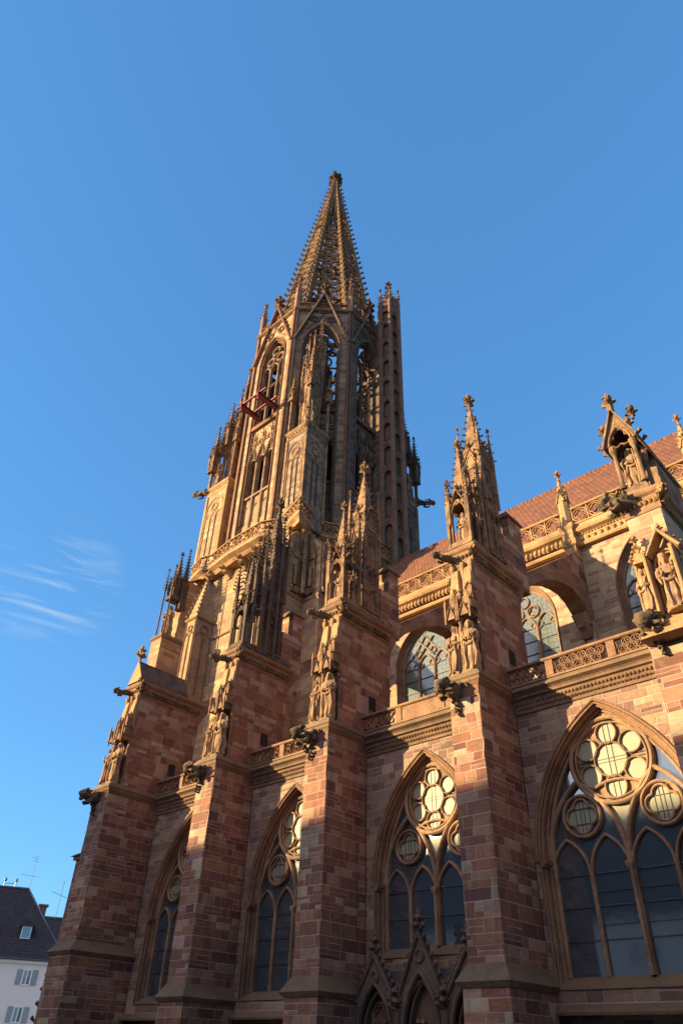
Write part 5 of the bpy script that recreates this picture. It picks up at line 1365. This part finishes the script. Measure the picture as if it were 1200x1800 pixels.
m = MB(); m.stack(TX+6.2, TX+9.0, TY+1.2, TY+4.5, [(0, 74.8), (.25, 75.1), (.2, 75.4)]); m.build('weathering', M_cap, ST)
# slim lit shaft with small spire in front of the south-east opening
m = MB(); q = Vector((.7071, -.7071, 0)); b_ = Vector((TX, TY, 0))+q*(AP+.55)
m.ngon(b_.x, b_.y, .42, 6, 56, 66.5); tabernacle(m, b_.x, b_.y, 60.5, 1.0, 3.4, 1.5, 6.0, .3, True, 10, rot=PI/4, cor_h=2.4)
m.build('slim_pinnacle', M_orn, tower)

# red hoist frame fixed below the south opening
hf_ = thing('hoist_frame', 'red painted steel beam frame jutting from the south side of the tower below its opening', 'frame', (-29.5, 8.2, 57.2))
for x in (-31.3, -28.6):
    m = MB(); m.box(x-.19, x+.19, 5.7, 8.4, 57.1, 57.18); m.box(x-.19, x+.19, 5.7, 8.4, 57.62, 57.70); m.box(x-.05, x+.05, 5.7, 8.4, 57.15, 57.65)
    m.build('main_beam', M_red, hf_)
for y in (6.0, 7.6): m = MB(); m.box(-32.2, -27.6, y-.10, y+.10, 57.7, 57.92); m.build('cross_beam', M_red, hf_)
for x in (-31.3, -28.6): m = MB(); m.tube([(x, 5.9, 57.1), (x, 5.9, 56.6)], .15, 8); m.build('pulley', M_red, hf_)

# ------------------------------------------------------------------ ground
m = MB(); m.add([(-1500,-1500,0),(1500,-1500,0),(1500,1500,0),(-1500,1500,0)], [(0,1,2,3)])
gm, t, b = newmat('cobbled_square'); g = t.nodes.new('ShaderNodeNewGeometry')
vo = t.nodes.new('ShaderNodeTexVoronoi'); vo.inputs['Scale'].default_value = 8; t.links.new(g.outputs['Position'], vo.inputs['Vector'])
t.links.new(mix(t, vo.outputs['Distance'], (.22,.19,.17), (.10,.09,.085)), b.inputs['Base Color']); b.inputs['Roughness'].default_value = .85
m.build('ground', gm, kind='structure')
m = MB(); m.box(-60, 20, -1.6-2.6, 0, .0, .14); m.build('pavement', M_cap, kind='structure')

# ------------------------------------------------------------------ houses to the west
def house(name, label, cx, cy, yaw, hw, dp, ze, zr, rows, hip=3.0, mats=(M_render, M_slate), dormers=(), group=None):
    """front wall faces local -y (before the yaw); origin on the ground at the middle of the front"""
    root = thing(name, label, 'house', (cx, cy, 0), group)
    T = Matrix.Translation((cx, cy, 0)) @ Matrix.Rotation(yaw, 4, 'Z')
    w_ = MB(); w_.M = T; w_.box(-hw, hw, 0, dp, 0, ze); W = w_.build('wall', mats[0], root)
    r = MB(); r.M = T; e = .5
    r.loft([[(-hw-e, -e, ze-.12), (hw+e, -e, ze-.12), (hw+e, dp+e, ze-.12), (-hw-e, dp+e, ze-.12)], [(-hw-e, -e, ze+.1), (hw+e, -e, ze+.1), (hw+e, dp+e, ze+.1), (-hw-e, dp+e, ze+.1)],
            [(-hw+hip, dp/2, zr), (hw-hip, dp/2-.01, zr), (hw-hip, dp/2+.01, zr), (-hw+hip, dp/2+.01, zr)]])
    RF = r.build('roof', mats[1], root)
    c = MB(); c.M = T; c.box(-hw-.3, hw+.3, -.35, .02, ze-.45, ze-.14); c.build('eaves_board', M_white, RF)
    c = MB(); c.M = T
    c.tube([(-hw+hip, dp/2, zr+.05), (hw-hip, dp/2, zr+.05)], .14, 5); c.tube([(hw-hip, dp/2, zr), (hw+e, -e, ze+.1)], .10, 5); c.tube([(hw-hip, dp/2, zr), (hw+e, dp+e, ze+.1)], .12, 5)
    c.build('hip_tiles', M_wire, RF)
    c = MB(); c.M = T; c.tube([(-hw-.5, -.62, ze-.02), (hw+.5, -.62, ze-.02)], .10, 6); c.tube([(hw-.35, -.60, ze-.05), (hw-.35, -.14, ze-.7), (hw-.35, -.14, .2)], .06, 6); c.build('gutter', M_wire, RF)
    for (x, z) in rows:
        f = MB(); f.M = T
        for s in (-1, 1): f.box(x+s*.52-.09, x+s*.52+.09, -.06, .02, z-.05, z+1.55)
        f.box(x-.61, x+.61, -.10, .02, z-.15, z-.0); f.box(x-.61, x+.61, -.08, .02, z+1.5, z+1.68); f.box(x-.07, x+.07, -.05, .02, z, z+1.5)
        fr = f.build('window', M_white, root)
        p = MB(); p.M = T; p.box(x-.45, x+.45, -.02, .01, z, z+1.5); p.build('pane', M_glass_dark, fr)
        for s in (-1, 1):
            sh = MB(); sh.M = T; sh.box(x+s*.98-.34, x+s*.98+.34, -.09, -.01, z-.08, z+1.6)
            for q in range(9): sh.box(x+s*.98-.27, x+s*.98+.27, -.11, -.08, z+.02+.17*q, z+.13+.17*q)
            sh.build('shutter', M_shut, root)
    for x in dormers:
        k = (zr-ze)/(dp/2+e); y0 = 1.2; z0 = ze+.1+k*(y0+e)
        d = MB(); d.M = T; d.box(x-.8, x+.8, y0-.05, y0+2.2, z0-.2, z0+1.5)
        dd = d.build('dormer', M_slate, RF)
        f = MB(); f.M = T; f.box(x-.62, x+.62, y0-.12, y0-.05, z0-.05, z0+1.4); f.build('dormer_window', M_white, RF)
        p = MB(); p.M = T; p.box(x-.50, x+.50, y0-.15, y0-.11, z0+.07, z0+1.28); p.build('dormer_pane', M_glass_dark, RF)
        g_ = MB(); g_.M = T; g_.loft([[(x-1.0, y, z0+1.4), (x+1.0, y, z0+1.4), (x, y, z0+2.2)] for y in (y0-.3, y0+3)]); g_.build('dormer_roof', M_slate, RF)
    return root, T, RF
# the white house is 120 m away, square on to the viewer
view = Vector((-.893, .449))
hd = 118.0; base = Vector((13.63, -24.97))+view*hd
yaw = math.atan2(view.x*-1, view.y)          # local +y points away from the viewer
right = Vector((math.cos(yaw), math.sin(yaw)))
c0 = base-right*4.5
_u = 1/1.0
root, T, RF = house('town_house', 'white rendered house with grey shutters and a dark hipped roof beyond the church corner', c0.x, c0.y, yaw, 9.0, 12.0, 11.3, 20.4,
    [(5.1, 8.6), (2.0, 8.6) if False else (-.4, 8.6), (5.1, 4.6), (-.4, 4.6), (-5.6, 8.6)], hip=6.6, dormers=(3.6, -1.4, -6.0))
m = MB(); m.M = T; m.box(4.5, 5.5, 7.5, 8.3, 15.0, 18.7); m.box(4.3, 5.7, 7.3, 8.5, 18.6, 18.85); m.build('chimney', plain('chimney_brick', (.26,.13,.085)), RF)
m = MB(); m.M = T; m.tube([(2.4, 6, 20.2), (2.4, 6, 24.6)], .035, 5)
for z, L in ((24.6, .6), (24.2, .45), (22.2, 1.6)): m.tube([(2.4-L, 6, z), (2.4+L*.5, 6, z-.15)], .02, 4)
for q in range(5): m.tube([(2.1+.15*q, 5.7, 24.75), (2.1+.15*q, 6.3, 24.75)], .02, 4)
m.build('aerial', M_wire, RF)
m = MB(); m.M = T
for x in (-1.2, .3): m.tube([(x, 6, 20.4), (x+.1, 6, 21.2)], .05, 4); m.lathe(x+.1, 6, [(.05, 21.1), (.20, 21.2), (.22, 21.5), (.05, 21.6)], 7)
m.tube([(-1.4, 6, 20.9), (.6, 6, 20.9)], .04, 4); m.build('satellite_bracket', M_wire, RF)
m = MB(); m.M = T
for x in (-2.2,): k = 8.6/6.5; m.box(x-.5, x+.5, 3.6, 3.62, 11.5, 11.6); m.loft([[(x-.55, 4.3, 17.4), (x+.55, 4.3, 17.4), (x+.55, 5.1, 18.45), (x-.55, 5.1, 18.45)], [(x-.55, 4.2, 17.5), (x+.55, 4.2, 17.5), (x+.55, 5.0, 18.55), (x-.55, 5.0, 18.55)]])
m.build('roof_light', M_glass_dark, RF)
# red and dark roofs behind it
c1 = Vector((13.63, -24.97))+Vector((-.880, .474))*140
r2, T2, RF2 = house('town_house', 'narrow red-walled house with a steep dark roof squeezed between the white house and the church', c1.x-right.x*4.3, c1.y-right.y*4.3, yaw, 5.2, 9, 13.2, 19.6, [(2.5, 10.2)], hip=.1, mats=(plain('red_render', (.30,.09,.07)), M_slate))
m = MB(); m.M = T2; m.tube([(3.2, 4, 19.5), (3.3, 4, 25.2)], .05, 5); m.tube([(1.6, 4, 23.4), (4.3, 4, 22.6)], .035, 4)
for q in range(4): m.tube([(3.1+.12*q, 3.7, 24.9), (3.1+.12*q, 4.3, 24.9)], .02, 4)
m.build('aerial', M_wire, RF2)

# ------------------------------------------------------------------ long row across the square: keeps the foot of the church in evening shade
SH_Y = -46.0
zr_ = 9.6+(abs(SH_Y)-6-2.66+6)*0.0
house('terrace_house', 'long white terrace with a dark roof closing the south side of the square', -12, SH_Y, PI, 62, 12, 13.0, 23.8, [(x, z) for x in range(-60, 61, 8) for z in (2.4, 6.0, 9.3)], hip=1.0)
house('corner_house', 'tall white corner house ending the terrace on the west side of the square', -84, SH_Y, PI, 20, 12, 15.5, 27.3, [(x, z) for x in range(-18, 19, 6) for z in (2.4, 6.0, 9.3, 12.5)], hip=.6)
